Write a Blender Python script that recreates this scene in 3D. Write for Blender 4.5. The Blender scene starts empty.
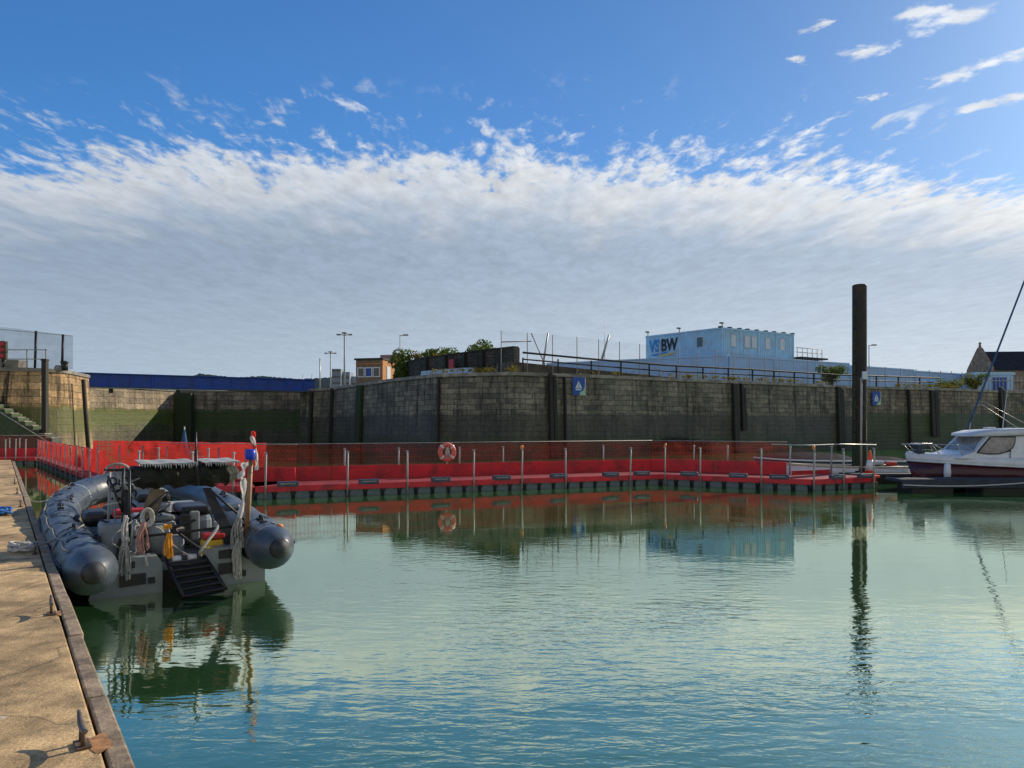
import bpy, bmesh, math, random
from mathutils import Vector, Matrix, Euler
random.seed(7)
PI = math.pi
rad = math.radians
C = bpy.context.scene.collection
SC = bpy.context.scene

# ------------------------------------------------------------------ camera
cam_d = bpy.data.cameras.new('camera'); cam = bpy.data.objects.new('camera', cam_d); C.objects.link(cam)
cam.location = (0, 0, 2.1); cam.rotation_euler = (rad(90), 0, 0)
cam_d.sensor_width = 36; cam_d.lens = 36 * 740 / 1024
cam_d.shift_y = 40 / 1024
cam_d.clip_start = 0.05; cam_d.clip_end = 6000
SC.camera = cam

# ------------------------------------------------------------------ sun and exposure
SUN_AZ, SUN_EL = 50, 27          # azimuth to the right of the view direction, elevation
sd = Vector((math.sin(rad(SUN_AZ)) * math.cos(rad(SUN_EL)), math.cos(rad(SUN_AZ)) * math.cos(rad(SUN_EL)), math.sin(rad(SUN_EL))))
sun_d = bpy.data.lights.new('sun', 'SUN'); sun = bpy.data.objects.new('sun', sun_d); C.objects.link(sun)
sun.rotation_euler = sd.to_track_quat('Z', 'Y').to_euler(); sun.location = (20, 10, 30)
sun_d.energy = 4.6; sun_d.angle = rad(0.5); sun_d.color = (1.0, 0.87, 0.70)
SC.view_settings.view_transform = 'Standard'; SC.view_settings.look = 'None'
SC.view_settings.exposure = 0.0; SC.view_settings.gamma = 1.0; SC.view_settings.use_curve_mapping = False

# ------------------------------------------------------------------ world: sky with a cloud deck
W = bpy.data.worlds.new('World'); SC.world = W; W.use_nodes = True
nt = W.node_tree; nt.nodes.clear()
def N(nt, t, **kw):
    n = nt.nodes.new(t)
    for k, v in kw.items():
        if k == 'i':
            for a, b in v.items():
                if hasattr(b, 'is_output') : nt.links.new(b, n.inputs[a])
                else: n.inputs[a].default_value = b
        else: setattr(n, k, v)
    return n
def M_(nt, op, a, b=None, c=None, clamp=False):
    n = nt.nodes.new('ShaderNodeMath'); n.operation = op; n.use_clamp = clamp
    for i, v in enumerate((a, b, c)):
        if v is None: continue
        if hasattr(v, 'is_output'): nt.links.new(v, n.inputs[i])
        else: n.inputs[i].default_value = v
    return n.outputs[0]
def MR(nt, v, a, b, c=0.0, d=1.0, smooth=True):
    n = nt.nodes.new('ShaderNodeMapRange'); n.interpolation_type = 'SMOOTHSTEP' if smooth else 'LINEAR'
    nt.links.new(v, n.inputs[0])
    for i, x in enumerate((a, b, c, d)):
        if hasattr(x, 'is_output'): nt.links.new(x, n.inputs[i + 1])
        else: n.inputs[i + 1].default_value = x
    return n.outputs[0]
def MIX(nt, f, a, b, mode='MIX'):
    n = nt.nodes.new('ShaderNodeMix'); n.data_type = 'RGBA'; n.blend_type = mode
    if hasattr(f, 'is_output'): nt.links.new(f, n.inputs[0])
    else: n.inputs[0].default_value = f
    for i, x in ((6, a), (7, b)):
        if hasattr(x, 'is_output'): nt.links.new(x, n.inputs[i])
        else: n.inputs[i].default_value = (x[0], x[1], x[2], 1)
    return n.outputs[2]
def NOISE(nt, vec, scale, detail=4, rough=0.5, dist=0.0):
    n = N(nt, 'ShaderNodeTexNoise', i={'Scale': scale, 'Detail': detail, 'Roughness': rough, 'Distortion': dist})
    nt.links.new(vec, n.inputs['Vector']); return n.outputs[0]
def XYZ(nt, x, y, z=0.0):
    n = nt.nodes.new('ShaderNodeCombineXYZ')
    for i, v in enumerate((x, y, z)):
        if hasattr(v, 'is_output'): nt.links.new(v, n.inputs[i])
        else: n.inputs[i].default_value = v
    return n.outputs[0]

sky = N(nt, 'ShaderNodeTexSky', sky_type='NISHITA', sun_disc=False, sun_elevation=rad(SUN_EL), sun_rotation=rad(SUN_AZ),
        altitude=0, air_density=1.0, dust_density=0.6, ozone_density=2.6)
bg_sky = N(nt, 'ShaderNodeBackground'); bg_sky.inputs['Strength'].default_value = 0.095
tc = N(nt, 'ShaderNodeTexCoord'); sp = N(nt, 'ShaderNodeSeparateXYZ'); nt.links.new(tc.outputs['Generated'], sp.inputs[0])
hx = MR(nt, M_(nt, 'DIVIDE', sp.outputs[0], M_(nt, 'MAXIMUM', sp.outputs[1], .05)), -.7, .8)
nt.links.new(MIX(nt, 1.0, sky.outputs[0], MIX(nt, hx, (.56, 1.14, 1.66), (.54, .76, 1.02)), 'MULTIPLY'), bg_sky.inputs['Color'])
zc = M_(nt, 'MAXIMUM', sp.outputs[2], 0.012)
px = M_(nt, 'DIVIDE', sp.outputs[0], zc); py = M_(nt, 'DIVIDE', sp.outputs[1], zc)
P2 = XYZ(nt, px, py)
# altocumulus deck: everything farther than an uneven curved edge
x2 = M_(nt, 'MULTIPLY', px, px)
edge = M_(nt, 'MULTIPLY_ADD', x2, 0.055, 2.40)
edge = M_(nt, 'MULTIPLY_ADD', px, 0.06, edge)
P2t = XYZ(nt, px, M_(nt, 'MULTIPLY', py, .5))
nA = NOISE(nt, P2, 1.3, 3, .55, .3); nB = NOISE(nt, P2t, 5.5, 6, .6, .5); nC = NOISE(nt, P2t, 16.0, 5, .6, .3); nW = NOISE(nt, P2, 5.0, 6, .62, .4); nX = NOISE(nt, P2, 13.0, 5, .6, .2)
dist = M_(nt, 'SUBTRACT', py, edge)
dn = M_(nt, 'MULTIPLY_ADD', M_(nt, 'SUBTRACT', nA, .5), 0.9, dist)
dn = M_(nt, 'MULTIPLY_ADD', M_(nt, 'SUBTRACT', nB, .5), 1.5, dn)
dn = M_(nt, 'MULTIPLY_ADD', M_(nt, 'SUBTRACT', nC, .5), 1.9, dn)
break_ = M_(nt, 'MULTIPLY', MR(nt, dist, 1.3, .0), .38)                 # gaps between the puffs near the edge
dn = M_(nt, 'SUBTRACT', dn, break_)
deck = MR(nt, dn, -0.22, 0.45)
# torn flecks just ahead of the edge, mostly to the right
band = M_(nt, 'MULTIPLY', MR(nt, dist, -0.38, -0.05), MR(nt, nA, .42, .6))
fl = M_(nt, 'MULTIPLY', MR(nt, M_(nt, 'ADD', M_(nt, 'MULTIPLY', nB, .55), M_(nt, 'MULTIPLY', nC, .45)), .53, .66), band)
fl = M_(nt, 'MULTIPLY', fl, 0.75)
# wind-drawn streaks high on the right
def seg(ax, ay, bx, by, w):
    dx, dy = bx - ax, by - ay; L2 = dx * dx + dy * dy
    rx = M_(nt, 'SUBTRACT', px, ax); ry = M_(nt, 'SUBTRACT', py, ay)
    t = M_(nt, 'DIVIDE', M_(nt, 'ADD', M_(nt, 'MULTIPLY', rx, dx), M_(nt, 'MULTIPLY', ry, dy)), L2, clamp=False)
    t = M_(nt, 'MINIMUM', M_(nt, 'MAXIMUM', t, 0.0), 1.0)
    ex = M_(nt, 'SUBTRACT', rx, M_(nt, 'MULTIPLY', t, dx)); ey = M_(nt, 'SUBTRACT', ry, M_(nt, 'MULTIPLY', t, dy))
    d = M_(nt, 'SQRT', M_(nt, 'ADD', M_(nt, 'MULTIPLY', ex, ex), M_(nt, 'MULTIPLY', ey, ey)))
    d = M_(nt, 'MULTIPLY_ADD', M_(nt, 'SUBTRACT', nW, .5), .21, d)
    d = M_(nt, 'MULTIPLY_ADD', M_(nt, 'SUBTRACT', nX, .5), .20, d)
    return MR(nt, d, w * 1.35, -0.02)
st = None
for s in ((.90, 2.01, 1.02, 1.95, .030), (1.05, 1.86, 1.11, 1.79, .040), (1.00, 1.80, 1.03, 1.78, .025), (1.25, 2.17, 1.42, 1.90, .035),
          (1.47, 2.33, 1.66, 2.15, .035), (1.12, 2.26, 1.14, 2.24, .020), (.77, 1.86, .79, 1.84, .012), (.20, 2.34, .22, 2.35, .015), (.78, 2.02, .79, 2.02, .010),
          (1.0, 2.62, 1.05, 2.55, .03), (.98, 2.85, 1.06, 2.75, .03)):
    v = seg(*s); st = v if st is None else M_(nt, 'MAXIMUM', st, v)
mask = M_(nt, 'MAXIMUM', M_(nt, 'MAXIMUM', deck, fl), M_(nt, 'MULTIPLY', st, .85))
back = MR(nt, M_(nt, 'MULTIPLY_ADD', M_(nt, 'SUBTRACT', nB, .5), 1.6, M_(nt, 'MULTIPLY', py, -1.0)), .5, 1.3)  # unseen cloud added behind the camera as ambient fill for the walls
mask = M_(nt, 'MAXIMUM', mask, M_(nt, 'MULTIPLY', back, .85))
mask = M_(nt, 'MULTIPLY', mask, MR(nt, sp.outputs[2], -.02, 0.012))
# brightness of the deck: sunlit at its edge, grey beneath, paler to the horizon
P2s = XYZ(nt, M_(nt, 'MULTIPLY', px, .75), M_(nt, 'MULTIPLY', py, 1.0))
nD = NOISE(nt, P2t, 3.6, 5, .55, .3); nE = NOISE(nt, P2t, 11.0, 4, .6, .3)
inner = MR(nt, M_(nt, 'MULTIPLY_ADD', M_(nt, 'SUBTRACT', nD, .5), 2.4, dist), 0.25, 1.75)
right = MR(nt, M_(nt, 'DIVIDE', sp.outputs[0], M_(nt, 'MAXIMUM', sp.outputs[1], .05)), -0.7, 0.8)
bright = MIX(nt, right, (.66, .71, .78), (.96, .98, 1.0))
dull = MIX(nt, right, (.31, .40, .53), (.50, .60, .74))
ccol = MIX(nt, inner, bright, dull)
far = MR(nt, sp.outputs[2], 0.235, 0.02)
farc = MIX(nt, right, (.46, .57, .69), (.74, .83, .91))
ccol = MIX(nt, M_(nt, 'MULTIPLY', far, .9), ccol, farc)
tex = M_(nt, 'ADD', M_(nt, 'MULTIPLY', nD, .5), M_(nt, 'MULTIPLY', nE, .5))
amp = M_(nt, 'MULTIPLY_ADD', M_(nt, 'SUBTRACT', tex, .5), 1.25, 1.0)
ampf = MR(nt, sp.outputs[2], 0.12, 0.34, .38, 1.0)
amp = M_(nt, 'MULTIPLY_ADD', M_(nt, 'SUBTRACT', amp, 1.0), ampf, 1.0)
ccol = MIX(nt, 1.0, ccol, XYZ(nt, amp, amp, amp), 'MULTIPLY')
ccol = MIX(nt, MR(nt, py, .2, -.4), ccol, (.62, .60, .57))       # added deck behind the camera, kept bright to light the walls
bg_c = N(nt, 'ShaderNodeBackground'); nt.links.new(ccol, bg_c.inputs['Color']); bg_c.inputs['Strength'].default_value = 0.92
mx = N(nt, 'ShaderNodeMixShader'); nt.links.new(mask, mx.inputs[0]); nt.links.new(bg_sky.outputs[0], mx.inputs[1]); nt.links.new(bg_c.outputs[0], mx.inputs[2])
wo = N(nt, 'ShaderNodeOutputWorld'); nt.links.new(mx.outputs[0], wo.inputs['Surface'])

# ------------------------------------------------------------------ mesh builder
class MB:
    def __init__(s): s.v = []; s.f = []; s.uv = []; s.sm = []
    def face(s, pts, uv=None, smooth=False):
        b = len(s.v); s.v += [tuple(p) for p in pts]; s.f.append(tuple(range(b, b + len(pts)))); s.uv.append(uv); s.sm.append(smooth)
        return s
    def raw(s, vs, fs, smooth=False, mat=None):
        b = len(s.v)
        s.v += [tuple(mat @ Vector(v)) if mat else tuple(v) for v in vs]
        for f in fs: s.f.append(tuple(b + i for i in f)); s.uv.append(None); s.sm.append(smooth)
        return s
    def box(s, c, d, rz=0, mat=None, bev=0.0, rot=None):
        x, y, z = d[0] / 2, d[1] / 2, d[2] / 2
        T = Matrix.Translation(Vector(c)) @ (rot.to_4x4() if rot else Matrix.Rotation(rz, 4, 'Z'))
        if mat: T = mat @ T
        if bev <= 0:
            vs = [(-x, -y, -z), (x, -y, -z), (x, y, -z), (-x, y, -z), (-x, -y, z), (x, -y, z), (x, y, z), (-x, y, z)]
            fs = [(0, 3, 2, 1), (4, 5, 6, 7), (0, 1, 5, 4), (1, 2, 6, 5), (2, 3, 7, 6), (3, 0, 4, 7)]
            return s.raw(vs, fs, False, T)
        bm = bmesh.new(); bmesh.ops.create_cube(bm, size=1.0)
        for v in bm.verts: v.co = Vector((v.co.x * d[0], v.co.y * d[1], v.co.z * d[2]))
        bmesh.ops.bevel(bm, geom=bm.edges[:], offset=min(bev, min(d) * .45), segments=2, affect='EDGES', profile=.5)
        bm.verts.ensure_lookup_table()
        vs = [v.co.copy() for v in bm.verts]; fs = [tuple(v.index for v in f.verts) for f in bm.faces]; bm.free()
        return s.raw(vs, fs, False, T)
    def tube(s, pts, r, n=8, cap=True, smooth=True):
        pts = [Vector(p) for p in pts]; m = len(pts)
        rs = r if isinstance(r, (list, tuple)) else [r] * m
        up = None; rings = []
        for i, p in enumerate(pts):
            t = (pts[min(i + 1, m - 1)] - pts[max(i - 1, 0)]).normalized()
            if up is None: up = Vector((0, 0, 1)) if abs(t.z) < .9 else Vector((1, 0, 0))
            a = t.cross(up).normalized(); b = a.cross(t).normalized(); up = b
            rings.append([p + (a * math.cos(2 * PI * k / n) + b * math.sin(2 * PI * k / n)) * rs[i] for k in range(n)])
        base = len(s.v)
        for rg in rings: s.v += [tuple(q) for q in rg]
        for i in range(m - 1):
            for k in range(n):
                k2 = (k + 1) % n
                s.f.append((base + i * n + k, base + i * n + k2, base + (i + 1) * n + k2, base + (i + 1) * n + k)); s.uv.append(None); s.sm.append(smooth)
        if cap:
            s.f.append(tuple(base + k for k in range(n))[::-1]); s.uv.append(None); s.sm.append(False)
            s.f.append(tuple(base + (m - 1) * n + k for k in range(n))); s.uv.append(None); s.sm.append(False)
        return s
    def lathe(s, prof, c=(0, 0, 0), n=20, smooth=True, mat=None):
        vs = []; fs = []
        for r, z in prof:
            for k in range(n): vs.append((c[0] + r * math.cos(2 * PI * k / n), c[1] + r * math.sin(2 * PI * k / n), c[2] + z))
        for i in range(len(prof) - 1):
            for k in range(n):
                k2 = (k + 1) % n; fs.append((i * n + k, i * n + k2, (i + 1) * n + k2, (i + 1) * n + k))
        fs.append(tuple(range(n))[::-1]); fs.append(tuple((len(prof) - 1) * n + k for k in range(n)))
        return s.raw(vs, fs, smooth, mat)
    def prism(s, poly, z0, z1, mat=None, top=None):      # vertical extrusion of an xy polygon (ccw)
        n = len(poly); tp = top or poly
        vs = [(p[0], p[1], z0) for p in poly] + [(p[0], p[1], z1) for p in tp]
        fs = [tuple(range(n))[::-1], tuple(range(n, 2 * n))] + [(i, (i + 1) % n, n + (i + 1) % n, n + i) for i in range(n)]
        return s.raw(vs, fs, False, mat)
    def slab(s, prof, y0, y1, mat=None):                 # xz profile extruded along y
        n = len(prof); vs = [(p[0], y0, p[1]) for p in prof] + [(p[0], y1, p[1]) for p in prof]
        fs = [tuple(range(n)), tuple(range(n, 2 * n))[::-1]] + [((i + 1) % n, i, n + i, n + (i + 1) % n) for i in range(n)]
        return s.raw(vs, fs, False, mat)
    def loft(s, rings, closed=True, cap=True, smooth=True):
        n = len(rings[0]); vs = [p for r in rings for p in r]; fs = []
        for i in range(len(rings) - 1):
            for k in range(n if closed else n - 1):
                k2 = (k + 1) % n; fs.append((i * n + k, i * n + k2, (i + 1) * n + k2, (i + 1) * n + k))
        if cap: fs.append(tuple(range(n))[::-1]); fs.append(tuple((len(rings) - 1) * n + k for k in range(n)))
        return s.raw(vs, fs, smooth)
    def build(s, name, mat, parent=None, recalc=True):
        me = bpy.data.meshes.new(name); me.from_pydata([tuple(v) for v in s.v], [], s.f)
        if any(u for u in s.uv):
            l = me.uv_layers.new(name='uv')
            for p, u in zip(me.polygons, s.uv):
                if u:
                    for li, q in zip(p.loop_indices, u): l.data[li].uv = q
        for p, sm in zip(me.polygons, s.sm): p.use_smooth = sm
        if recalc:
            bm = bmesh.new(); bm.from_mesh(me); bmesh.ops.recalc_face_normals(bm, faces=bm.faces[:]); bm.to_mesh(me); bm.free()
        me.materials.append(mat); me.update()
        o = bpy.data.objects.new(name, me); C.objects.link(o)
        if parent: o.parent = parent
        return o
def tag(o, label, cat, group=None, kind=None):
    if label: o['label'] = label
    if cat: o['category'] = cat
    if group: o['group'] = group
    if kind: o['kind'] = kind
    return o
def thing(name, label, cat, loc=(0, 0, 0), rz=0, group=None):
    o = bpy.data.objects.new(name, None); C.objects.link(o); o.empty_display_size = .2
    o.location = loc; o.rotation_euler = (0, 0, rz); return tag(o, label, cat, group)
def struct(o): o['kind'] = 'structure'; return o
def copy_tree(o, parent=None):
    c = o.copy(); C.objects.link(c)
    if parent: c.parent = parent
    for ch in list(o.children): copy_tree(ch, c)
    return c
def pxX(px_, D): return (px_ - 512) / 740 * D
def pxZ(py_, D): return 2.1 - (py_ - 424) / 740 * D
def P(px_, py_, D): return Vector((pxX(px_, D), D, pxZ(py_, D)))

# ------------------------------------------------------------------ materials
def newmat(name):
    m = bpy.data.materials.new(name); m.use_nodes = True; t = m.node_tree; t.nodes.clear()
    o = t.nodes.new('ShaderNodeOutputMaterial'); b = t.nodes.new('ShaderNodeBsdfPrincipled'); t.links.new(b.outputs[0], o.inputs[0])
    return m, t, b, o
def mat(name, col, rough=.6, metal=0, var=.18, sc=6, bump=.0, bsc=30, dirt=None, dsc=2.0, damt=.5, spec=.5, coat=0):
    m, t, b, o = newmat(name)
    tcn = t.nodes.new('ShaderNodeTexCoord'); ob = tcn.outputs['Object']
    n = NOISE(t, ob, sc, 5, .6)
    k = MR(t, n, .3, .7, 1 - var, 1 + var)
    c = MIX(t, 1.0, col, XYZ(t, k, k, k), 'MULTIPLY')
    if dirt:
        d = NOISE(t, ob, dsc, 7, .65, .5); c = MIX(t, M_(t, 'MULTIPLY', MR(t, d, .45, .68), damt), c, dirt)
    t.links.new(c, b.inputs['Base Color'])
    r = MR(t, n, .3, .7, max(0, rough - .08), min(1, rough + .1)); t.links.new(r, b.inputs['Roughness'])
    b.inputs['Metallic'].default_value = metal; b.inputs['Specular IOR Level'].default_value = spec; b.inputs['Coat Weight'].default_value = coat
    if bump > 0:
        bn = t.nodes.new('ShaderNodeBump'); bn.inputs['Strength'].default_value = bump; bn.inputs['Distance'].default_value = .02
        t.links.new(NOISE(t, ob, bsc, 6, .6), bn.inputs['Height']); t.links.new(bn.outputs[0], b.inputs['Normal'])
    return m
def cloth_mat(name, col, trans=.5, var=.2):
    m, t, b, o = newmat(name); t.nodes.remove(b)
    tcn = t.nodes.new('ShaderNodeTexCoord'); k = MR(t, NOISE(t, tcn.outputs['Object'], 4, 4), .3, .7, 1 - var, 1 + var)
    c = MIX(t, 1.0, col, XYZ(t, k, k, k), 'MULTIPLY')
    d = t.nodes.new('ShaderNodeBsdfDiffuse'); tr = t.nodes.new('ShaderNodeBsdfTranslucent'); x = t.nodes.new('ShaderNodeMixShader'); x.inputs[0].default_value = trans
    t.links.new(c, d.inputs[0]); t.links.new(c, tr.inputs[0]); t.links.new(d.outputs[0], x.inputs[1]); t.links.new(tr.outputs[0], x.inputs[2]); t.links.new(x.outputs[0], o.inputs[0])
    return m
def net_mat(name, col, pu, pv, wu, wv, trans=.5, film=0.0):
    """netting: strands every pu/pv metres of the UV map, holes are clear; film = part of each hole closed by knots and fuzz"""
    m, t, b, o = newmat(name); t.nodes.remove(b)
    uvn = t.nodes.new('ShaderNodeUVMap'); s = t.nodes.new('ShaderNodeSeparateXYZ'); t.links.new(uvn.outputs[0], s.inputs[0])
    def strand(c, p, w):
        fr = M_(t, 'FRACT', M_(t, 'DIVIDE', c, p)); return M_(t, 'LESS_THAN', fr, w)
    a = M_(t, 'MAXIMUM', strand(s.outputs[0], pu, wu), strand(s.outputs[1], pv, wv))
    nn = NOISE(t, uvn.outputs[0], 1.3, 4)
    a = M_(t, 'MAXIMUM', a, M_(t, 'MULTIPLY', MR(t, nn, .3, .7, .6, 1.4), film), clamp=True)
    k = MR(t, nn, .3, .7, .75, 1.2)
    c = MIX(t, 1.0, col, XYZ(t, k, k, k), 'MULTIPLY')
    d = t.nodes.new('ShaderNodeBsdfDiffuse'); tr = t.nodes.new('ShaderNodeBsdfTranslucent'); x = t.nodes.new('ShaderNodeMixShader'); x.inputs[0].default_value = trans
    tp = t.nodes.new('ShaderNodeBsdfTransparent'); y = t.nodes.new('ShaderNodeMixShader')
    t.links.new(c, d.inputs[0]); t.links.new(c, tr.inputs[0]); t.links.new(d.outputs[0], x.inputs[1]); t.links.new(tr.outputs[0], x.inputs[2])
    t.links.new(a, y.inputs[0]); t.links.new(tp.outputs[0], y.inputs[1]); t.links.new(x.outputs[0], y.inputs[2]); t.links.new(y.outputs[0], o.inputs[0])
    return m
def glass_mat(name, tint=(.03, .035, .035), rough=.05):
    return mat(name, tint, rough, var=.1, spec=.8)
def see_glass(name):
    m, t, b, o = newmat(name)
    b.inputs['Base Color'].default_value = (.25, .24, .22, 1); b.inputs['Roughness'].default_value = .06; b.inputs['Alpha'].default_value = .45
    n = NOISE(t, t.nodes.new('ShaderNodeTexCoord').outputs['Object'], 3, 3); t.links.new(MR(t, n, .3, .7, .35, .6), b.inputs['Alpha'])
    return m
def wall_mat(name, top, mid, low, zt, zg, bw=.95, bh=.34, green=(.035, .06, .012), gz=None, mortar=.35, stain=.6, gamt=.8):
    """coursed stone; world z picks the band: dry masonry above zt, wet stone below, weed in band gz"""
    m, t, b, o = newmat(name)
    uvn = t.nodes.new('ShaderNodeUVMap'); geo = t.nodes.new('ShaderNodeNewGeometry'); s = t.nodes.new('ShaderNodeSeparateXYZ'); t.links.new(geo.outputs['Position'], s.inputs[0])
    z = s.outputs[2]; pos = geo.outputs['Position']
    br = t.nodes.new('ShaderNodeTexBrick'); wn = t.nodes.new('ShaderNodeTexNoise'); wn.inputs['Scale'].default_value = .9; wn.inputs['Detail'].default_value = 5; t.links.new(geo.outputs['Position'], wn.inputs['Vector'])
    wv = t.nodes.new('ShaderNodeVectorMath'); wv.operation = 'MULTIPLY_ADD'; t.links.new(wn.outputs['Color'], wv.inputs[0]); wv.inputs[1].default_value = (.30, .14, 0); t.links.new(uvn.outputs[0], wv.inputs[2]); t.links.new(wv.outputs[0], br.inputs['Vector'])
    br.inputs['Color1'].default_value = (1.5, 1.42, 1.3, 1); br.inputs['Color2'].default_value = (.58, .60, .62, 1); br.inputs['Mortar'].default_value = (mortar, mortar, mortar * .95, 1)
    br.inputs['Scale'].default_value = 1; br.inputs['Mortar Size'].default_value = .018; br.inputs['Mortar Smooth'].default_value = .3; br.inputs['Bias'].default_value = -.1
    br.inputs['Brick Width'].default_value = bw; br.inputs['Row Height'].default_value = bh; br.offset = .5
    nz = NOISE(t, pos, .9, 7, .65, .4); nf = NOISE(t, pos, 5, 6, .7)
    zz = M_(t, 'MULTIPLY_ADD', M_(t, 'SUBTRACT', nz, .5), 1.0, z)
    wet = MR(t, zz, zt + .12, zt - .1)
    c = MIX(t, wet, top, mid); c = MIX(t, MR(t, zz, zg + .6, zg - .6), c, low)
    # vertical run-off stains
    sx = t.nodes.new('ShaderNodeVectorMath'); sx.operation = 'MULTIPLY'; t.links.new(pos, sx.inputs[0]); sx.inputs[1].default_value = (1.6, 1.6, .12)
    ns = NOISE(t, sx.outputs[0], 1.5, 6, .7)
    c = MIX(t, M_(t, 'MULTIPLY', MR(t, ns, .46, .66), min(1, stain * 1.3)), c, (.022, .022, .016))
    bf = MIX(t, MR(t, wet, 0, 1, .85, .22), (1, 1, 1), br.outputs[0])
    c = MIX(t, 1.0, c, bf, 'MULTIPLY')
    k = MR(t, nf, .25, .75, .6, 1.4); c = MIX(t, 1.0, c, XYZ(t, k, k, k), 'MULTIPLY')
    k2 = MR(t, NOISE(t, pos, .35, 4, .6, .8), .3, .7, .7, 1.35); c = MIX(t, 1.0, c, XYZ(t, k2, k2, M_(t, 'MULTIPLY', k2, .96)), 'MULTIPLY')
    if gz:
        g = M_(t, 'MULTIPLY', MR(t, zz, gz[0] - .35, gz[0] + .15), MR(t, zz, gz[1] + .25, gz[1] - .1))
        g = M_(t, 'MULTIPLY', g, MR(t, nf, .3, .55, .5, 1.0))
        c = MIX(t, M_(t, 'MULTIPLY', g, gamt), c, green)
    t.links.new(c, b.inputs['Base Color']); b.inputs['Roughness'].default_value = .85
    t.links.new(MR(t, wet, 0, 1, .9, .6), b.inputs['Roughness'])
    bn = t.nodes.new('ShaderNodeBump'); bn.inputs['Strength'].default_value = .7; bn.inputs['Distance'].default_value = .05
    h = M_(t, 'MULTIPLY_ADD', br.outputs[1], -1.2, M_(t, 'MULTIPLY', nf, 1.5)); t.links.new(h, bn.inputs['Height']); t.links.new(bn.outputs[0], b.inputs['Normal'])
    return m

K = {}
K['wall'] = wall_mat('masonry_main', (.155, .145, .122), (.070, .066, .050), (.044, .046, .032), 2.75, .9, gz=(.0, 1.2), gamt=.4)
K['wall_r'] = wall_mat('masonry_right', (.175, .155, .125), (.07, .082, .045), (.05, .065, .035), 3.0, 1.2, gz=(.9, 2.9), gamt=.6, green=(.03, .06, .012))
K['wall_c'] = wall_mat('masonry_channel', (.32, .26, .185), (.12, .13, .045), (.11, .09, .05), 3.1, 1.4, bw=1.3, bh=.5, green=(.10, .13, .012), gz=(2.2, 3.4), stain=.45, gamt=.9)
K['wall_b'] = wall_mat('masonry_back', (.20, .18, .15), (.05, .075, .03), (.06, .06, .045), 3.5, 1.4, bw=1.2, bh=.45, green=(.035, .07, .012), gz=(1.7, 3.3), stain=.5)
K['wall_p'] = wall_mat('masonry_pier', (.45, .30, .16), (.20, .15, .07), (.26, .185, .09), 3.0, 1.2, bw=1.1, bh=.42, green=(.10, .11, .015), gz=(1.7, 3.1), stain=.75, gamt=.85)
K['coping'] = mat('coping', (.27, .25, .21), .85, var=.35, sc=1.2, bump=.4, bsc=6, dirt=(.06, .06, .04), dsc=1.5)
K['ground'] = mat('quay_surface', (.20, .19, .16), .9, var=.3, sc=.6, bump=.3, bsc=8)
K['timber_dark'] = mat('wet_timber', (.022, .02, .016), .7, var=.4, sc=5, bump=.5, bsc=12, dirt=(.02, .035, .01))
K['weed_timber'] = mat('weedy_timber', (.025, .04, .014), .8, var=.4, sc=5, bump=.6, bsc=12, dirt=(.03, .05, .012))
K['galv'] = mat('galvanised', (.42, .43, .42), .45, .7, var=.2, sc=9)
K['galv_dull'] = mat('galvanised_dull', (.34, .34, .32), .65, .25, var=.25, sc=6)
K['black'] = mat('black_paint', (.012, .012, .013), .45, var=.3, sc=6)
K['rubber'] = mat('black_rubber', (.014, .014, .015), .6, var=.3, sc=8)
K['steel_rust'] = mat('rusted_steel', (.13, .09, .06), .75, .3, var=.4, sc=20, dirt=(.16, .06, .02), dsc=12)
K['pile'] = mat('pile_steel', (.018, .015, .014), .6, .1, var=.6, sc=3, bump=.5, bsc=9, dirt=(.060, .032, .016), dsc=2.2, damt=.9)
K['red'] = mat('red_board', (.62, .018, .030), .55, var=.2, sc=1.2, dirt=(.22, .02, .025), dsc=1.6, damt=.8)
K['red_deck'] = mat('red_deck', (.26, .014, .018), .8, var=.2, sc=2)
K['net'] = net_mat('red_netting', (.30, .045, .035), .12, .25, .034, .035, .35, .20)
K['net_f'] = net_mat('red_netting_front', (.30, .045, .035), .085, .25, .014, .02, .35, .0)
K['net_solid'] = net_mat('red_debris_netting', (.50, .04, .035), .25, .3, .12, .10, .5, .86)
K['float'] = mat('grey_float', (.115, .15, .16), .5, var=.25, sc=3, dirt=(.05, .07, .045), dsc=4, damt=.8)
K['plate'] = mat('bumper_plate', (.055, .075, .105), .5, var=.3, sc=9)
K['white'] = mat('white_gelcoat', (.66, .69, .72), .25, var=.06, sc=1.5, dirt=(.45, .47, .45), dsc=2.5, damt=.35)
K['burgundy'] = mat('burgundy_gelcoat', (.055, .008, .014), .25, var=.2, sc=2)
K['cream'] = mat('cream_frame', (.62, .55, .40), .4, var=.1)
K['glass'] = glass_mat('dark_glass')
K['seeglass'] = see_glass('cabin_glass')
K['boatblue'] = mat('dark_blue_hull', (.02, .035, .06), .35, var=.2)
K['pontoon'] = mat('pontoon_timber', (.035, .045, .058), .8, var=.35, sc=3, bump=.4)
K['cover'] = mat('purple_grey_cover', (.010, .009, .016), .95, var=.3, sc=3, spec=.08)
K['cone'] = mat('cone_orange', (.90, .09, .03), .5, var=.1, sc=8)
K['cone_w'] = mat('reflective_white', (.7, .7, .72), .35, var=.1, sc=8)
K['orange'] = mat('orange_lamp', (.8, .25, .05), .4, var=.1)
K['cap'] = mat('cap_grey', (.035, .038, .042), .6, var=.3, sc=8)
K['hyp'] = mat('grey_tube_fabric', (.070, .090, .115), .36, var=.12, sc=1.8, dirt=(.10, .11, .12), dsc=5, damt=.5, bump=.9, bsc=3.5)
K['ripgrey'] = mat('light_grey_grp', (.26, .29, .29), .45, var=.12, sc=3, dirt=(.20, .21, .18), dsc=5, damt=.6)
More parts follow.
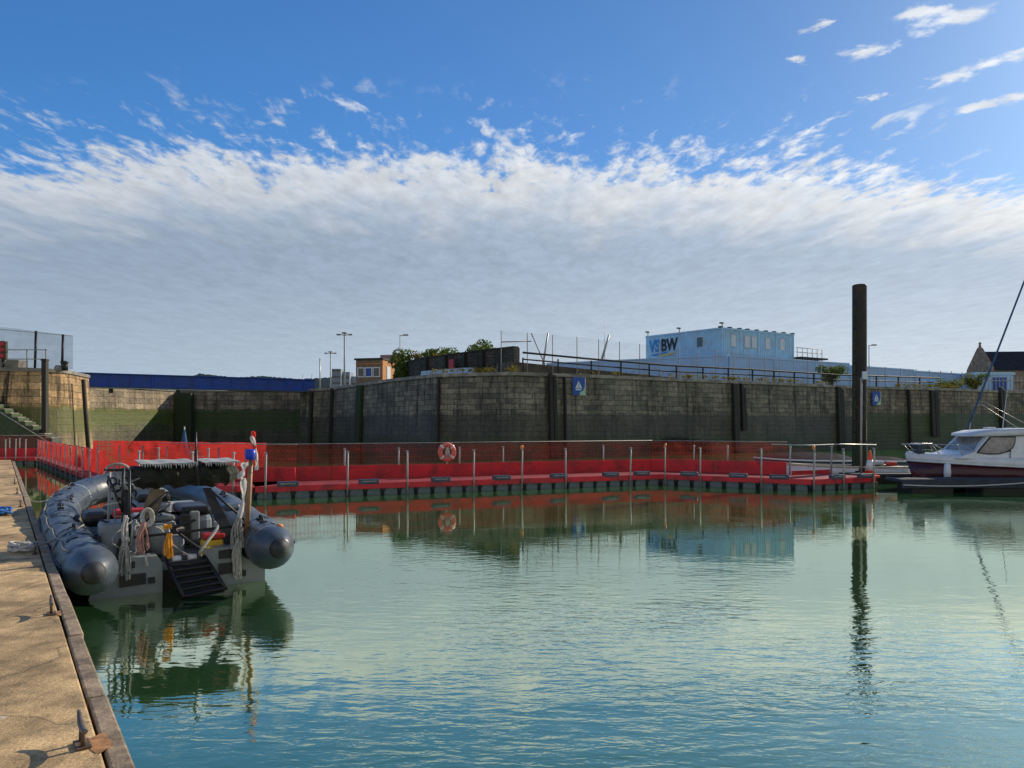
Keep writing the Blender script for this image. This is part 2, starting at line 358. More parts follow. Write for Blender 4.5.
K['seat'] = mat('grey_vinyl', (.22, .25, .28), .5, var=.15, sc=4)
K['canvas'] = mat('olive_black_canvas', (.018, .02, .014), .85, var=.4, sc=8, bump=.6, bsc=25)
K['canvas_top'] = mat('weathered_canvas_top', (.36, .38, .36), .8, var=.25, sc=12)
K['wood'] = mat('varnished_pole', (.25, .14, .065), .5, var=.25, sc=9)
K['plank'] = mat('plank_olive', (.19, .14, .075), .7, var=.3, sc=9)
K['rope_w'] = mat('white_rope', (.52, .50, .46), .85, var=.2, sc=30)
K['rope_g'] = mat('grey_rope', (.33, .32, .28), .9, var=.25, sc=30)
K['rope_p'] = mat('pink_rope', (.50, .26, .21), .85, var=.25, sc=30)
K['rope_o'] = mat('orange_rope', (.80, .32, .02), .7, var=.2, sc=30)
K['blue'] = mat('blue_plastic', (.015, .05, .55), .45, var=.1)
K['blue_rope'] = mat('blue_rope', (.02, .14, .42), .8, var=.2, sc=30)
K['flag_r'] = cloth_mat('red_cloth', (.55, .05, .05), .4)
K['flag_w'] = cloth_mat('white_cloth', (.62, .60, .58), .4, .1)
K['yellow'] = mat('yellow_plastic', (.75, .48, .03), .5, var=.15)
K['redp'] = mat('red_plastic', (.55, .03, .03), .5, var=.15)
K['lifering'] = mat('lifering_pink', (.68, .14, .10), .5, var=.12, dirt=(.60, .26, .2), dsc=8)
K['bridge'] = mat('bridge_blue', (.007, .065, .36), .5, var=.2, sc=.8, dirt=(.02, .05, .13), dsc=1.2)
K['bridge_deck'] = mat('bridge_deck_steel', (.20, .22, .22), .6, var=.2)
K['paleblue'] = mat('container_pale_blue', (.37, .62, .80), .5, var=.07, sc=.8, dirt=(.33, .40, .44), dsc=1.2, damt=.5)
K['hoard'] = mat('container_white_blue', (.36, .58, .86), .5, var=.06, sc=.5, dirt=(.36, .42, .50), dsc=.8, damt=.4)
K['win'] = mat('container_window_frame', (.55, .58, .58), .5, var=.1)
K['txt_blue'] = mat('lettering_blue', (.02, .25, .62), .5, var=.05)
K['txt_black'] = mat('lettering_black', (.012, .012, .014), .5, var=.05)
K['txt_yel'] = mat('lettering_yellow', (.65, .50, .15), .5, var=.05)
K['sign_blue'] = mat('sign_blue', (.015, .075, .34), .5, var=.1)
K['sign_white'] = mat('sign_white', (.60, .66, .70), .5, var=.1)
K['sign_green'] = mat('sign_green', (.33, .52, .36), .5, var=.1)
K['sign_red'] = mat('sign_red', (.45, .03, .04), .5, var=.1)
K['sail_blue'] = cloth_mat('blue_sailcover', (.07, .13, .24), .2)
K['darkwall'] = wall_mat('dark_brick_wall', (.06, .055, .048), (.06, .055, .045), (.04, .04, .03), 5.0, 4.0, bw=.6, bh=.2, stain=.4)
K['brick'] = mat('orange_brick', (.50, .22, .07), .8, var=.2, sc=2.5, bump=.3, bsc=20)
K['brick_shade'] = mat('orange_brick_shaded', (.20, .145, .10), .8, var=.25, sc=2)  # same orange brick with the front's shade put into the colour
K['stone'] = mat('gable_stone', (.27, .20, .14), .85, var=.45, sc=2.2, bump=.5, bsc=5)
K['slate'] = mat('slate_roof', (.03, .034, .048), .95, var=.25, sc=3, spec=.1)
K['earth'] = mat('earth_bank', (.10, .085, .06), .95, var=.4, sc=1.5, bump=.6)
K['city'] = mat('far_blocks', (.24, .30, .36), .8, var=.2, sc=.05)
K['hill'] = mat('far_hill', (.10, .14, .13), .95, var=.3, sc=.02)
K['leaf'] = cloth_mat('leaf_green', (.12, .17, .04), .4, .4)
K['leaf2'] = cloth_mat('leaf_yellow', (.21, .18, .04), .4, .4)
K['bark'] = mat('bark', (.10, .075, .05), .9, var=.3)
K['mesh'] = net_mat('wire_mesh', (.20, .22, .23), .06, .06, .04, .04, .1, .02)
K['mesh2'] = net_mat('wire_mesh_dense', (.22, .27, .32), .06, .06, .10, .10, .1, .22)

# quay concrete
def quay_mat():
    m, t, b, o = newmat('quay_concrete'); ob = t.nodes.new('ShaderNodeTexCoord').outputs['Object']
    n1 = NOISE(t, ob, .55, 6, .6, .3); n2 = NOISE(t, ob, 6, 7, .7); n3 = NOISE(t, ob, 60, 5, .7); n4 = NOISE(t, ob, 1.6, 4, .5, .6)
    c = MIX(t, MR(t, n1, .35, .65), (.42, .28, .135), (.82, .565, .275))
    c = MIX(t, M_(t, 'MULTIPLY', MR(t, n2, .45, .7), .45), c, (.24, .17, .095))
    c = MIX(t, M_(t, 'MULTIPLY', MR(t, n4, .50, .68), .7), c, (.20, .14, .07))
    stv = t.nodes.new('ShaderNodeVectorMath'); stv.operation = 'MULTIPLY'; t.links.new(ob, stv.inputs[0]); stv.inputs[1].default_value = (2.2, .5, 1)
    c = MIX(t, M_(t, 'MULTIPLY', MR(t, NOISE(t, stv.outputs[0], 2.5, 7, .7, .5), .52, .68), .55), c, (.17, .12, .06))
    ck = t.nodes.new('ShaderNodeTexVoronoi'); ck.feature = 'DISTANCE_TO_EDGE'; ck.inputs['Scale'].default_value = .42; wq = t.nodes.new('ShaderNodeVectorMath'); wq.operation = 'MULTIPLY_ADD'
    nq = t.nodes.new('ShaderNodeTexNoise'); nq.inputs['Scale'].default_value = 2.5; nq.inputs['Detail'].default_value = 6; t.links.new(ob, nq.inputs['Vector']); t.links.new(nq.outputs['Color'], wq.inputs[0]); wq.inputs[1].default_value = (.5, .5, 0); t.links.new(ob, wq.inputs[2]); t.links.new(wq.outputs[0], ck.inputs['Vector'])
    c = MIX(t, M_(t, 'MULTIPLY', MR(t, ck.outputs['Distance'], .006, .001), .55), c, (.08, .06, .035))
    v = t.nodes.new('ShaderNodeTexVoronoi'); v.inputs['Scale'].default_value = 1.55; v.inputs['Randomness'].default_value = 1; t.links.new(ob, v.inputs['Vector'])
    dd = M_(t, 'MULTIPLY_ADD', M_(t, 'SUBTRACT', n2, .5), .12, v.outputs['Distance'])
    c = MIX(t, M_(t, 'MULTIPLY', MR(t, dd, .075, .045), .75), c, (.66, .58, .46))
    k4 = MR(t, NOISE(t, ob, 2.6, 8, .75, .4), .3, .7, .62, 1.22); c = MIX(t, 1.0, c, XYZ(t, k4, k4, k4), 'MULTIPLY')
    k = MR(t, n3, .25, .75, .62, 1.34); c = MIX(t, 1.0, c, XYZ(t, k, k, k), 'MULTIPLY')
    t.links.new(c, b.inputs['Base Color']); b.inputs['Roughness'].default_value = .92
    bn = t.nodes.new('ShaderNodeBump'); bn.inputs['Strength'].default_value = .6; bn.inputs['Distance'].default_value = .012
    t.links.new(M_(t, 'ADD', n3, M_(t, 'MULTIPLY', n2, 1.5)), bn.inputs['Height']); t.links.new(bn.outputs[0], b.inputs['Normal'])
    return m
K['quay'] = quay_mat()
K['edge_timber'] = mat('edge_timber', (.32, .24, .155), .9, var=.4, sc=7, bump=.6, bsc=25, dirt=(.09, .075, .05), dsc=5)

# ------------------------------------------------------------------ water
def water_mat():
    m, t, b, o = newmat('harbour_water'); geo = t.nodes.new('ShaderNodeNewGeometry'); pos = geo.outputs['Position']
    n0 = NOISE(t, pos, .12, 3, .5, .5)
    c = MIX(t, MR(t, n0, .35, .65), (.032, .104, .036), (.042, .126, .048))
    t.nodes.remove(b); df = t.nodes.new('ShaderNodeBsdfDiffuse'); t.links.new(c, df.inputs[0])
    gl = t.nodes.new('ShaderNodeBsdfGlossy'); gl.inputs['Roughness'].default_value = .02; gl.inputs[0].default_value = (.93, 1, .77, 1)
    fr = t.nodes.new('ShaderNodeFresnel'); fr.inputs['IOR'].default_value = 1.6
    fx = M_(t, 'MINIMUM', M_(t, 'MULTIPLY', fr.outputs[0], 3.0), .78); ms = t.nodes.new('ShaderNodeMixShader')
    t.links.new(fx, ms.inputs[0]); t.links.new(df.outputs[0], ms.inputs[1]); t.links.new(gl.outputs[0], ms.inputs[2]); t.links.new(ms.outputs[0], o.inputs[0])
    mp = t.nodes.new('ShaderNodeMapping'); t.links.new(pos, mp.inputs[0]); mp.inputs['Scale'].default_value = (.42, 1.0, 1.0); mp.inputs['Rotation'].default_value = (0, 0, rad(8))
    r1 = NOISE(t, mp.outputs[0], 9.0, 3, .5, .4)
    r2 = NOISE(t, mp.outputs[0], 2.2, 3, .5, .3)
    r3 = NOISE(t, mp.outputs[0], 26.0, 2, .5)
    sp_ = t.nodes.new('ShaderNodeSeparateXYZ'); t.links.new(pos, sp_.inputs[0])
    patch = MR(t, NOISE(t, pos, .16, 3, .55, .6), .40, .62, .12, 1.0)
    # catspaws: calmer water under the walkway and the near quay, ruffled in the open basin
    open_ = MR(t, M_(t, 'ADD', sp_.outputs[0], M_(t, 'MULTIPLY', sp_.outputs[1], -.10)), -4.0, 3.0, .35, 1.0)
    near = MR(t, M_(t, 'MULTIPLY_ADD', M_(t, 'SUBTRACT', NOISE(t, pos, .25, 4, .6, .5), .5), 9.0, sp_.outputs[1]), 13.5, 6.0, .17, 1.0)
    a = M_(t, 'MULTIPLY', M_(t, 'MULTIPLY', patch, open_), near)
    h = M_(t, 'ADD', M_(t, 'MULTIPLY', r1, M_(t, 'MULTIPLY', a, .017)), M_(t, 'MULTIPLY', r2, M_(t, 'MULTIPLY', near, .0075)))
    h = M_(t, 'ADD', h, M_(t, 'MULTIPLY', r3, M_(t, 'MULTIPLY', a, .0022)))
    bn = t.nodes.new('ShaderNodeBump'); bn.inputs['Strength'].default_value = 1.0; bn.inputs['Distance'].default_value = 1.0
    t.links.new(h, bn.inputs['Height']); t.links.new(bn.outputs[0], gl.inputs['Normal']); t.links.new(bn.outputs[0], fr.inputs['Normal'])
    return m
w = MB(); w.face([(-500, -300, 0), (500, -300, 0), (500, 300, 0), (-500, 300, 0)]); struct(w.build('water', water_mat()))
# ================================================================== HARBOUR WALLS AND GROUND
ZT = 5.3
def offs(pts, d):
    """offset an open polyline to its right-hand side by d"""
    out = []; n = len(pts)
    for i in range(n):
        ns = []
        if i > 0: e = (Vector(pts[i]) - Vector(pts[i - 1])).normalized(); ns.append(Vector((e.y, -e.x)))
        if i < n - 1: e = (Vector(pts[i + 1]) - Vector(pts[i])).normalized(); ns.append(Vector((e.y, -e.x)))
        if len(ns) == 2:
            m = (ns[0] + ns[1]).normalized(); k = 1 / max(.4, m.dot(ns[0]))
        else: m = ns[0]; k = 1
        out.append(tuple(Vector(pts[i]) + m * d * k))
    return out
def wall(name, pts, zt, material, label, th=1.4, batter=.35, z0=-2.5, cop=.35, parent=None, cat='wall', copmat=None):
    f = pts; fb = offs(pts, batter); bk = offs(pts, -th); u = 0; m = MB(); us = [0]
    for i in range(len(pts) - 1): us.append(us[-1] + (Vector(pts[i + 1]) - Vector(pts[i])).length)
    for i in range(len(pts) - 1):
        a, b = f[i], f[i + 1]; a0, b0 = fb[i], fb[i + 1]; c, d = bk[i], bk[i + 1]
        m.face([(*a0, z0), (*b0, z0), (*b, zt), (*a, zt)], [(us[i], z0), (us[i + 1], z0), (us[i + 1], zt), (us[i], zt)])
        m.face([(*d, z0), (*c, z0), (*c, zt), (*d, zt)], [(us[i + 1], z0), (us[i], z0), (us[i], zt), (us[i + 1], zt)])
        m.face([(*a, zt), (*b, zt), (*d, zt), (*c, zt)], [(us[i], 0), (us[i + 1], 0), (us[i + 1], th), (us[i], th)])
    for (i, q) in ((0, 0), (len(pts) - 1, 1)):
        m.face([(*fb[i], z0), (*f[i], zt), (*bk[i], zt), (*bk[i], z0)], [(0, z0), (0, zt), (th, zt), (th, z0)])
    o = m.build(name, material, recalc=False); tag(o, label, cat)
    if cop:
        fo = offs(pts, .09); bo = offs(pts, -th * .8); k = MB()
        for i in range(len(pts) - 1):
            k.prism([fo[i], fo[i + 1], bo[i + 1], bo[i]], zt + .004, zt + cop * .6)
        k.build('coping', copmat or K['coping'], o)
    return o

MAIN = [(-19.4, 68.0), (-16.2, 65.8), (-8.1, 51.8), (-4.6, 47.2), (0, 45.5), (5.7, 48.3)]
MAIN_R = [(5.7, 48.3), (12, 52.2), (19.5, 56.4), (29.0, 62.6)]
FAR_R = [(29.0, 62.6), (40.0, 66.8), (52, 74), (80, 92)]
w_main = wall('harbour_wall', MAIN, ZT - .2, K['wall'], 'tall dark stone harbour wall with the rounded corner behind the lifebuoy')
w_mid = wall('harbour_wall', MAIN_R, ZT - .2, K['wall'], 'coursed grey stone harbour wall running back below the white containers')
w_far = wall('harbour_wall', FAR_R, ZT - .2, K['wall_r'], 'weedy green harbour wall behind the steel pile and cabin cruiser')
PIER = [(-75, 43.3), (-30.2, 43.3)] + [(-29.6 + 2.2 * math.sin(a), 45.5 - 2.2 * math.cos(a)) for a in [PI * k / 16 for k in range(1, 10)]] + [(-28.6, 50.0)]
pier = wall('stone_pier', PIER, ZT - .1, K['wall_p'], 'rounded sunlit stone pier head with green weed band', th=1.6, batter=.45, cat='pier')
CH = [(-37.6, 51.5), (-35.4, 60.7), (-32.6, 72.2)]
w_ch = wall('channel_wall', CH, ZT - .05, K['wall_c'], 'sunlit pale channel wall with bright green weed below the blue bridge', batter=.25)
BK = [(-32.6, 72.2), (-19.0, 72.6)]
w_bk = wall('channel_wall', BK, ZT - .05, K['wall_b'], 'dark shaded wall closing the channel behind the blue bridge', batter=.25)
# ground behind the walls, up to the horizon
gp = [(-1500, 44.6), (-30, 44.6), (-29.0, 48), (-37.9, 53), (-36.5, 61), (-33.6, 73.3), (-19.3, 73.7), (-19.3, 69.2), (-15.3, 66.2), (-7.2, 52.4), (-4.0, 48.2), (0, 46.8),
      (5.2, 49.2), (19.0, 57.3), (28.6, 63.6), (39.5, 67.8), (51.5, 75), (79, 92.5), (1500, 92.5), (3500, 3500), (-3500, 3500)]
bm = bmesh.new(); vs = [bm.verts.new((x, y, ZT - .12)) for x, y in gp]; f = bm.faces.new(vs); f.normal_update()
bmesh.ops.triangulate(bm, faces=[f]); me = bpy.data.meshes.new('ground'); bm.to_mesh(me); bm.free(); me.materials.append(K['ground'])
g = bpy.data.objects.new('ground', me); C.objects.link(g); struct(g)

# timber fender groups, ladders and drain marks on the walls (leaning with the batter)
def wall_pt(pts, px_, out=.0):
    t = (px_ - 512) / 740
    for i in range(len(pts) - 1):
        a, b = Vector(pts[i]), Vector(pts[i + 1]); e = b - a
        den = e.x - t * e.y
        if abs(den) < 1e-6: continue
        s = (t * a.y - a.x) / den
        if -.001 <= s <= 1.001:
            n = Vector((e.y, -e.x)).normalized(); p = a + e * s + n * out
            return p, n, math.atan2(e.y, e.x)
    return None
ALLW = MAIN[:-1] + MAIN_R + FAR_R[1:]
def fender(px_, wd, z0, z1, label, mat_='timber_dark', pts=ALLW, planks=1):
    p, n, rz = wall_pt(pts, px_)
    r = thing('timber_fender', label, 'fender', (p.x, p.y, 0), rz, 'timber fenders fixed to the harbour walls')
    tilt = Matrix.Rotation(math.atan2(.35, 7.6), 4, 'X')
    for k in range(planks):
        m = MB(); x = (k - (planks - 1) / 2) * wd / planks
        hh = z1 - z0 - random.random() * .3 * k
        m.box((x, -.16 - .35 * (ZT - (z0 + z1) / 2) / 7.6, z0 + hh / 2), (wd / planks * .86, .26, hh), rot=Euler((-math.atan2(.35, 7.6), 0, random.uniform(-.015, .015))).to_matrix(), bev=.03)
        m.build('fender_plank', K[mat_], r)
    return r
fl_ = 'weathered upright timber fender on the wall '
fender(313, .35, 0, 5.0, fl_ + 'near the left end by the bridge', 'timber_dark')
fender(334, .30, 0, 5.2, fl_ + 'at the bend just right of the bridge', 'timber_dark')
fender(362, 1.15, 0, 5.15, 'pair of green weedy timber fenders on the wall left of the lifebuoy', 'weed_timber', planks=2)
fender(440, .16, .8, 5.1, 'thin dark fender strip directly above the lifebuoy')
fender(551, .55, 0, 5.3, 'broad black fender group left of the blue sailing sign', planks=2)
fender(563, .14, 0, 5.1, 'thin leaning fender pole right beside the blue sailing sign')
fender(733, .55, 0, 5.1, 'dark fender below the end container corner')
fender(741, .45, 1.6, 5.1, 'shorter fender ending halfway down the wall', planks=2)
fender(838, .9, 0, 5.2, 'wide decayed fender left of the steel pile', planks=3)
fender(907, .22, 0, 5.1, 'slim fender pole right of the steel pile')
fender(932, .9, 1.0, 5.1, 'pair of fenders above the cruiser bow rail', planks=2)
fender(1000, .9, .6, 5.6, 'blackened fender group behind the cruiser cabin', planks=2)
# pier piles / chain guards
r = thing('pier_pile', 'tall rusty brown pile against the left end of the round pier head', 'pile', (pxX(45, 42.6), 42.6, 0))
MB().box((0, 0, 2.6), (.27, .3, 6.2), bev=.04).build('pile_shaft', K['timber_dark'], r)
MB().box((0, 0, 5.78), (.32, .34, .14), bev=.03).build('pile_cap', K['pile'], r)
r = thing('pier_rubbing_strake', 'dark leaning rubbing timber on the right edge of the pier head', 'fender', (-27.0, 46.6, 0))
MB().tube([(.45, -.1, -.5), (.0, 0, 4.9)], .13, 8).build('strake', K['timber_dark'], r)
# pillar in the channel wall, pipes
fr = thing('timber_fender', 'dark mossy pillar on the shaded channel wall under the bridge', 'fender', (pxX(184, 71.6), 71.6, 0), 0, 'timber fenders fixed to the harbour walls')
MB().box((0, .1, 2.3), (1.6, .8, 5.6), bev=.05).build('fender_plank', K['weed_timber'], fr)

# steps down the pier wall
st_ = thing('wall_steps', 'worn stone steps descending the left pier wall', 'steps', (0, 0, 0))
m = MB(); n_ = 13; x0 = pxX(-30, 42.7)
for k in range(n_):
    xa = x0 + k * .385; z = 4.1 - k * .235
    m.box((xa + .19, 42.75, (z - 2.5) / 2), (.386, .95, z + 2.5))
m.build('step_block', K['wall_b'], st_)
m = MB()
for k in range(n_):
    xa = x0 + k * .385; z = 4.1 - k * .235
    m.box((xa + .19, 42.6, z + .03), (.34, .72, .06), bev=.015)
m.build('tread', K['coping'], st_)
MB().tube([(x0 + .2, 42.2, 3.95), (x0 + n_ * .385, 42.2, .95)], .04, 6).build('edge_pipe', K['galv_dull'], st_)

# weed on the wall foot
def leafcloud(m, c, r, n, s, sq=1.0, seed=0, flat=False):
    rnd = random.Random(seed)
    for _ in range(n):
        while True:
            p = Vector((rnd.uniform(-1, 1), rnd.uniform(-1, 1), rnd.uniform(-1, 1)))
            if .15 < p.length < 1: break
        p = Vector((p.x * r[0], p.y * r[1], p.z * r[2])) + Vector(c)
        a = Vector((rnd.gauss(0, 1), rnd.gauss(0, 1), rnd.gauss(0, 1))).normalized(); b = a.cross(Vector((rnd.gauss(0, 1), rnd.gauss(0, 1), rnd.gauss(0, 1)))).normalized()
        q = s * rnd.uniform(.5, 1.3)
        m.face([p - a * q, p + b * q * .5, p + a * q, p - b * q * .5])
def bush(name, label, x, y, w, h, seed, mats=('leaf', 'leaf2'), dens=1.0, s=.13, group=None, cat='bush', z=ZT):
    rnd = random.Random(seed); r = thing(name, label, cat, (x, y, z), 0, group)
    t = MB(); lf = [MB(), MB()]
    for k in range(9):
        a = rnd.uniform(0, 2 * PI); l = rnd.uniform(.45, .95)
        tip = Vector((math.cos(a) * w * .42 * l, math.sin(a) * w * .3 * l, h * rnd.uniform(.45, .92)))
        mid = tip * .5 + Vector((0, 0, h * .08)); t.tube([(0, 0, -.3), mid, tip], [.05, .03, .01], 5)
        rr = w * rnd.uniform(.13, .24)
        leafcloud(lf[0 if rnd.random() < .62 else 1], tip, (rr, rr, rr * .8), int(90 * dens), s, seed=seed * 31 + k)
        leafcloud(lf[rnd.random() < .3], mid, (rr * .9, rr * .9, rr * .8), int(40 * dens), s, seed=seed * 77 + k)
    t.build('stem', K['bark'], r)
    for q, mm in zip(lf, mats):
        if q.v: q.build('foliage', K[mm], r, recalc=False)
    return r
wd = thing('wall_weed', 'dark green bush of weed growing at the wall foot behind the walkway', 'weed', (0, 0, 0))
m = MB(); p, n, rz = wall_pt(ALLW, 672)
for k in range(8): leafcloud(m, (p.x + (k - 3.5) * .75, p.y - .6 + .4 * k * .55 - .7, .45 + .22 * math.sin(k * .45)), (.8, .6, .55), 420, .07, seed=900 + k)
m.build('foliage', mat('seaweed', (.018, .03, .014), .8, var=.4), wd, recalc=False)
# weeds and yellow flowers along the coping: uncountable
m = MB(); rnd = random.Random(5)
for k in range(150):
    pxx = rnd.choice([rnd.uniform(585, 835), rnd.uniform(690, 800), rnd.uniform(420, 520), rnd.uniform(900, 965)]); q = wall_pt(ALLW, pxx, -.45)
    if not q: continue
    p = q[0]; leafcloud(m, (p.x, p.y, ZT + .22), (rnd.uniform(.15, .5), .25, rnd.uniform(.08, .28)), 22, .07, seed=3000 + k)
tag(m.build('wall_top_weeds', K['leaf2'], recalc=False), 'yellow flowering weeds along the wall coping', 'weeds', kind='stuff')

# ================================================================== SIGNS ON THE WALL
def sail_sign(px_, py_, w_, h_, label):
    p, n, rz = wall_pt(ALLW, px_); z = 2.1 - (py_ - 424) / 740 * p.y
    r = thing('harbour_sign', label, 'sign', (p.x + n.x * .32, p.y + n.y * .32, z), rz)
    MB().box((0, 0, 0), (w_, .05, h_), bev=.01).build('sign_panel', K['sign_blue'], r)
    s = MB(); y = -.03
    s.face([(-.05 * w_, y, .34 * h_), (-.05 * w_, y, -.10 * h_), (-.30 * w_, y, -.10 * h_)]).face([(-.01 * w_, y, .28 * h_), (.20 * w_, y, -.10 * h_), (-.01 * w_, y, -.10 * h_)])
    s.face([(-.32 * w_, y, -.14 * h_), (.22 * w_, y, -.14 * h_), (.12 * w_, y, -.22 * h_), (-.24 * w_, y, -.22 * h_)])
    s.build('sailing_boat_mark', K['sign_white'], r)
    q = MB(); y = -.034
    q.face([(.5 * w_, y, -.5 * h_), (.5 * w_, y, -.02 * h_), (.36 * w_, y, -.06 * h_), (.30 * w_, y, -.24 * h_), (.05 * w_, y, -.32 * h_), (0, y, -.5 * h_)])
    q.build('green_corner_mark', K['sign_green'], r)
    MB().box((.46 * w_, -.031, 0.02), (.05 * w_, .004, .92 * h_)).build('border_strip', K['sign_white'], r)
sail_sign(576.5, 386.5, .96, 1.15, 'blue square sign with white sailing boat on the wall above the middle of the walkway')
sail_sign(873.5, 398.5, .95, 1.15, 'small blue sailing boat sign on the wall just right of the steel pile')

# ================================================================== UPPER LEVEL
# guard rail above the wall
GR = offs([(1.4, 46.2), (5.7, 48.3), (12, 52.2), (19.5, 56.4), (29.0, 62.6), (40.0, 66.8)], -1.6)
r = thing('guard_rail', 'long two bar steel guard rail along the wall top', 'railing', (0, 0, 0))
for k, (zh, rr) in enumerate(((1.05, .07), (.62, .05))):
    pts = [(x, y, ZT + zh + max(0, .35 - i * .2)) for i, (x, y) in enumerate(GR)]; MB().tube(pts, rr, 6).build('rail_bar', K['timber_dark'], r)
cum = 0; step = 2.6; protop = None
for i in range(len(GR) - 1):
    a, b = Vector(GR[i]), Vector(GR[i + 1]); L = (b - a).length; k = cum
    while k < L:
        q = a + (b - a) * (k / L)
        if protop is None: protop = MB().box((0, 0, .5), (.1, .1, 1.15)).build('rail_post', K['timber_dark'], r); protop.location = (q.x, q.y, ZT)
        else:
            o = protop.copy(); C.objects.link(o); o.parent = r; o.location = (q.x, q.y, ZT)
        k += step
    cum = k - L
# stone kerb bank behind rail
BKK = offs([(1.0, 46.6), (5.7, 48.9), (12, 52.9), (17.5, 56.0)], -2.6)
m = MB()
for i in range(len(BKK) - 1):
    a, b = BKK[i], BKK[i + 1]; c = offs(BKK, -2.2)
    ha = .95 - i * .28; hb = .95 - (i + 1) * .28
    A = [(*a, ZT - .3), (*b, ZT - .3), (*c[i + 1], ZT - .3), (*c[i], ZT - .3), (*a, ZT + ha), (*b, ZT + hb), (*c[i + 1], ZT + hb), (*c[i], ZT + ha)]
    m.raw(A, [(0, 3, 2, 1), (4, 5, 6, 7), (0, 1, 5, 4), (1, 2, 6, 5), (2, 3, 7, 6), (3, 0, 4, 7)])
tag(m.build('ramp_kerb', K['earth']), 'low brown sloping bank behind the guard rail', 'bank')
# chain link fence
FP = offs([(.5, 46.0), (5.7, 48.3), (12, 52.2), (19.5, 56.4), (29.0, 62.6), (40.0, 66.8), (46, 70.4)], -3.0)
r = thing('chain_link_fence', 'tall wire mesh fence on thin posts above the middle wall', 'fence', (0, 0, 0))
m = MB(); u = 0
for i in range(len(FP) - 1):
    a, b = FP[i], FP[i + 1]; L = (Vector(b) - Vector(a)).length; ht = [2.95, 2.8, 2.6, 2.5, 2.2, 1.9, 1.9]
    m.face([(*a, ZT), (*b, ZT), (*b, ZT + ht[i + 1]), (*a, ZT + ht[i])], [(u, 0), (u + L, 0), (u + L, ht[i + 1]), (u, ht[i])]); u += L
m.build('mesh_panel', K['mesh'], r, recalc=False)
cum = 0; proto = None
for i in range(len(FP) - 1):
    a, b = Vector(FP[i]), Vector(FP[i + 1]); L = (b - a).length; k = cum
    while k < L:
        q = a + (b - a) * (k / L); hh = [2.95, 2.8, 2.6, 2.5, 2.2, 1.9, 1.9]; h = hh[i] + (hh[i + 1] - hh[i]) * k / L
        if proto is None: proto = MB().tube([(0, 0, 0), (0, 0, 1)], .032, 6).build('fence_post', K['galv_dull'], r); o = proto
        else: o = proto.copy(); C.objects.link(o); o.parent = r
        o.location = (q.x, q.y, ZT - .1); o.scale = (1, 1, h + .12); k += 1.9
    cum = k - L
MB().tube([(FP[0][0], FP[0][1], ZT + 2.2), (FP[0][0] + 2.0, FP[0][1] + .9, ZT + 2.35)], .04, 6).tube([(FP[0][0] + 2.0, FP[0][1] + .9, ZT + 2.9), (FP[0][0] + 3.0, FP[0][1] + 1.3, ZT + .7)], .04, 6).build('brace', K['galv_dull'], r)

# white lower row of containers
def cont_face_ribs(m, L, h, depth=.04, pitch=.28, z0=.12, y=0, xs=0):
    k = .1
    while k < L - .2:
        m.box((xs + k + pitch * .25, y, z0 + (h - .24) / 2), (pitch * .5, depth, h - .24)); k += pitch
def container(name, label, A, B, z0, h, depth, material, ribs=True, group=None, seam=None):
    A, B = Vector(A), Vector(B); e = B - A; L = e.length
    r = thing(name, label, 'container', (A.x, A.y, z0), math.atan2(e.y, e.x), group)
    m = MB().box((L / 2, depth / 2, h / 2), (L, depth, h)); 
    if ribs: cont_face_ribs(m, L, h)
    m.build('body', material, r)
    f = MB()
    for z in (.07, h - .07): f.box((L / 2, -.03, z), (L + .04, .1, .14))
    for x in (.06, L - .06): f.box((x, -.03, h / 2), (.13, .1, h - .28))
    if seam:
        x = seam
        while x < L - 1: f.box((x, -.03, h / 2), (.16, .08, h - .28)); x += seam
    f.build('frame', material, r)
    return r
H0, H1 = ZT + .0, 8.4
container('storage_container', 'long white storage container row seen below the lettered office container', (3.6, 76.6), (19.6, 67.2), H0, H1 - H0, 2.6, K['hoard'], seam=6)
container('storage_container', 'white storage container row directly below the blue office windows', (19.75, 67.3), (34.6, 76.0), H0, H1 - H0 - .05, 2.6, K['hoard'], seam=6)
container('storage_container', 'white container row with a lower roof reaching right past the steel pile', (34.8, 76.2), (44.6, 82.2), H0, H1 - H0 - .25, 2.6, K['hoard'], seam=5)
container('storage_container', 'rightmost white container row ending near the stone gable', (44.8, 82.4), (54.4, 88.3), H0, H1 - H0 - .35, 2.6, K['hoard'], seam=5)
# upper office containers: left side (lettered end) and right side with windows
off = thing('office_container', 'pale blue stacked site office with VSBW lettering and a row of windows', 'site office', (19.45, 68.75, 8.46), math.atan2(74.0 - 68.75, 28.1 - 19.45))
La = 10.15; e1 = Vector((13.7 - 19.45, 75.7 - 68.75)); Lb = e1.length; hO = 2.62
ang = off.rotation_euler.z; inv = Matrix.Rotation(-ang, 2)
q = inv @ e1; poly = [(0, 0), (La, 0), (La + q.x, q.y), (q.x, q.y)]
MB().prism(poly, 0, hO).build('body', K['paleblue'], off)
f = MB()
f.box((La / 2, -.03, hO - .08), (La + .1, .12, .16)).box((La / 2, -.03, .08), (La + .1, .12, .16))
for x in (.05, 2.5, 5.0, 7.5, La - .05): f.box((x, -.04, hO / 2), (.14, .1, hO - .3))
f.build('frame', K['paleblue'], off)
m = MB(); x = .3
while x < La - .3: m.box((x, -.01, hO / 2), (.12, .05, hO - .4)); x += .3
m.build('corrugation', K['paleblue'], off)
for x in (.0, 1.2, 2.5, 3.6, 4.9, 6.2, 7.4, 8.8, La):
    MB().box((x, .1, hO + .06), (.35, .3, .12)).build('roof_casting', K['timber_dark'], off); MB().box((x, -.02, -.04), (.4, .3, .14)).build('base_casting', K['timber_dark'], off)
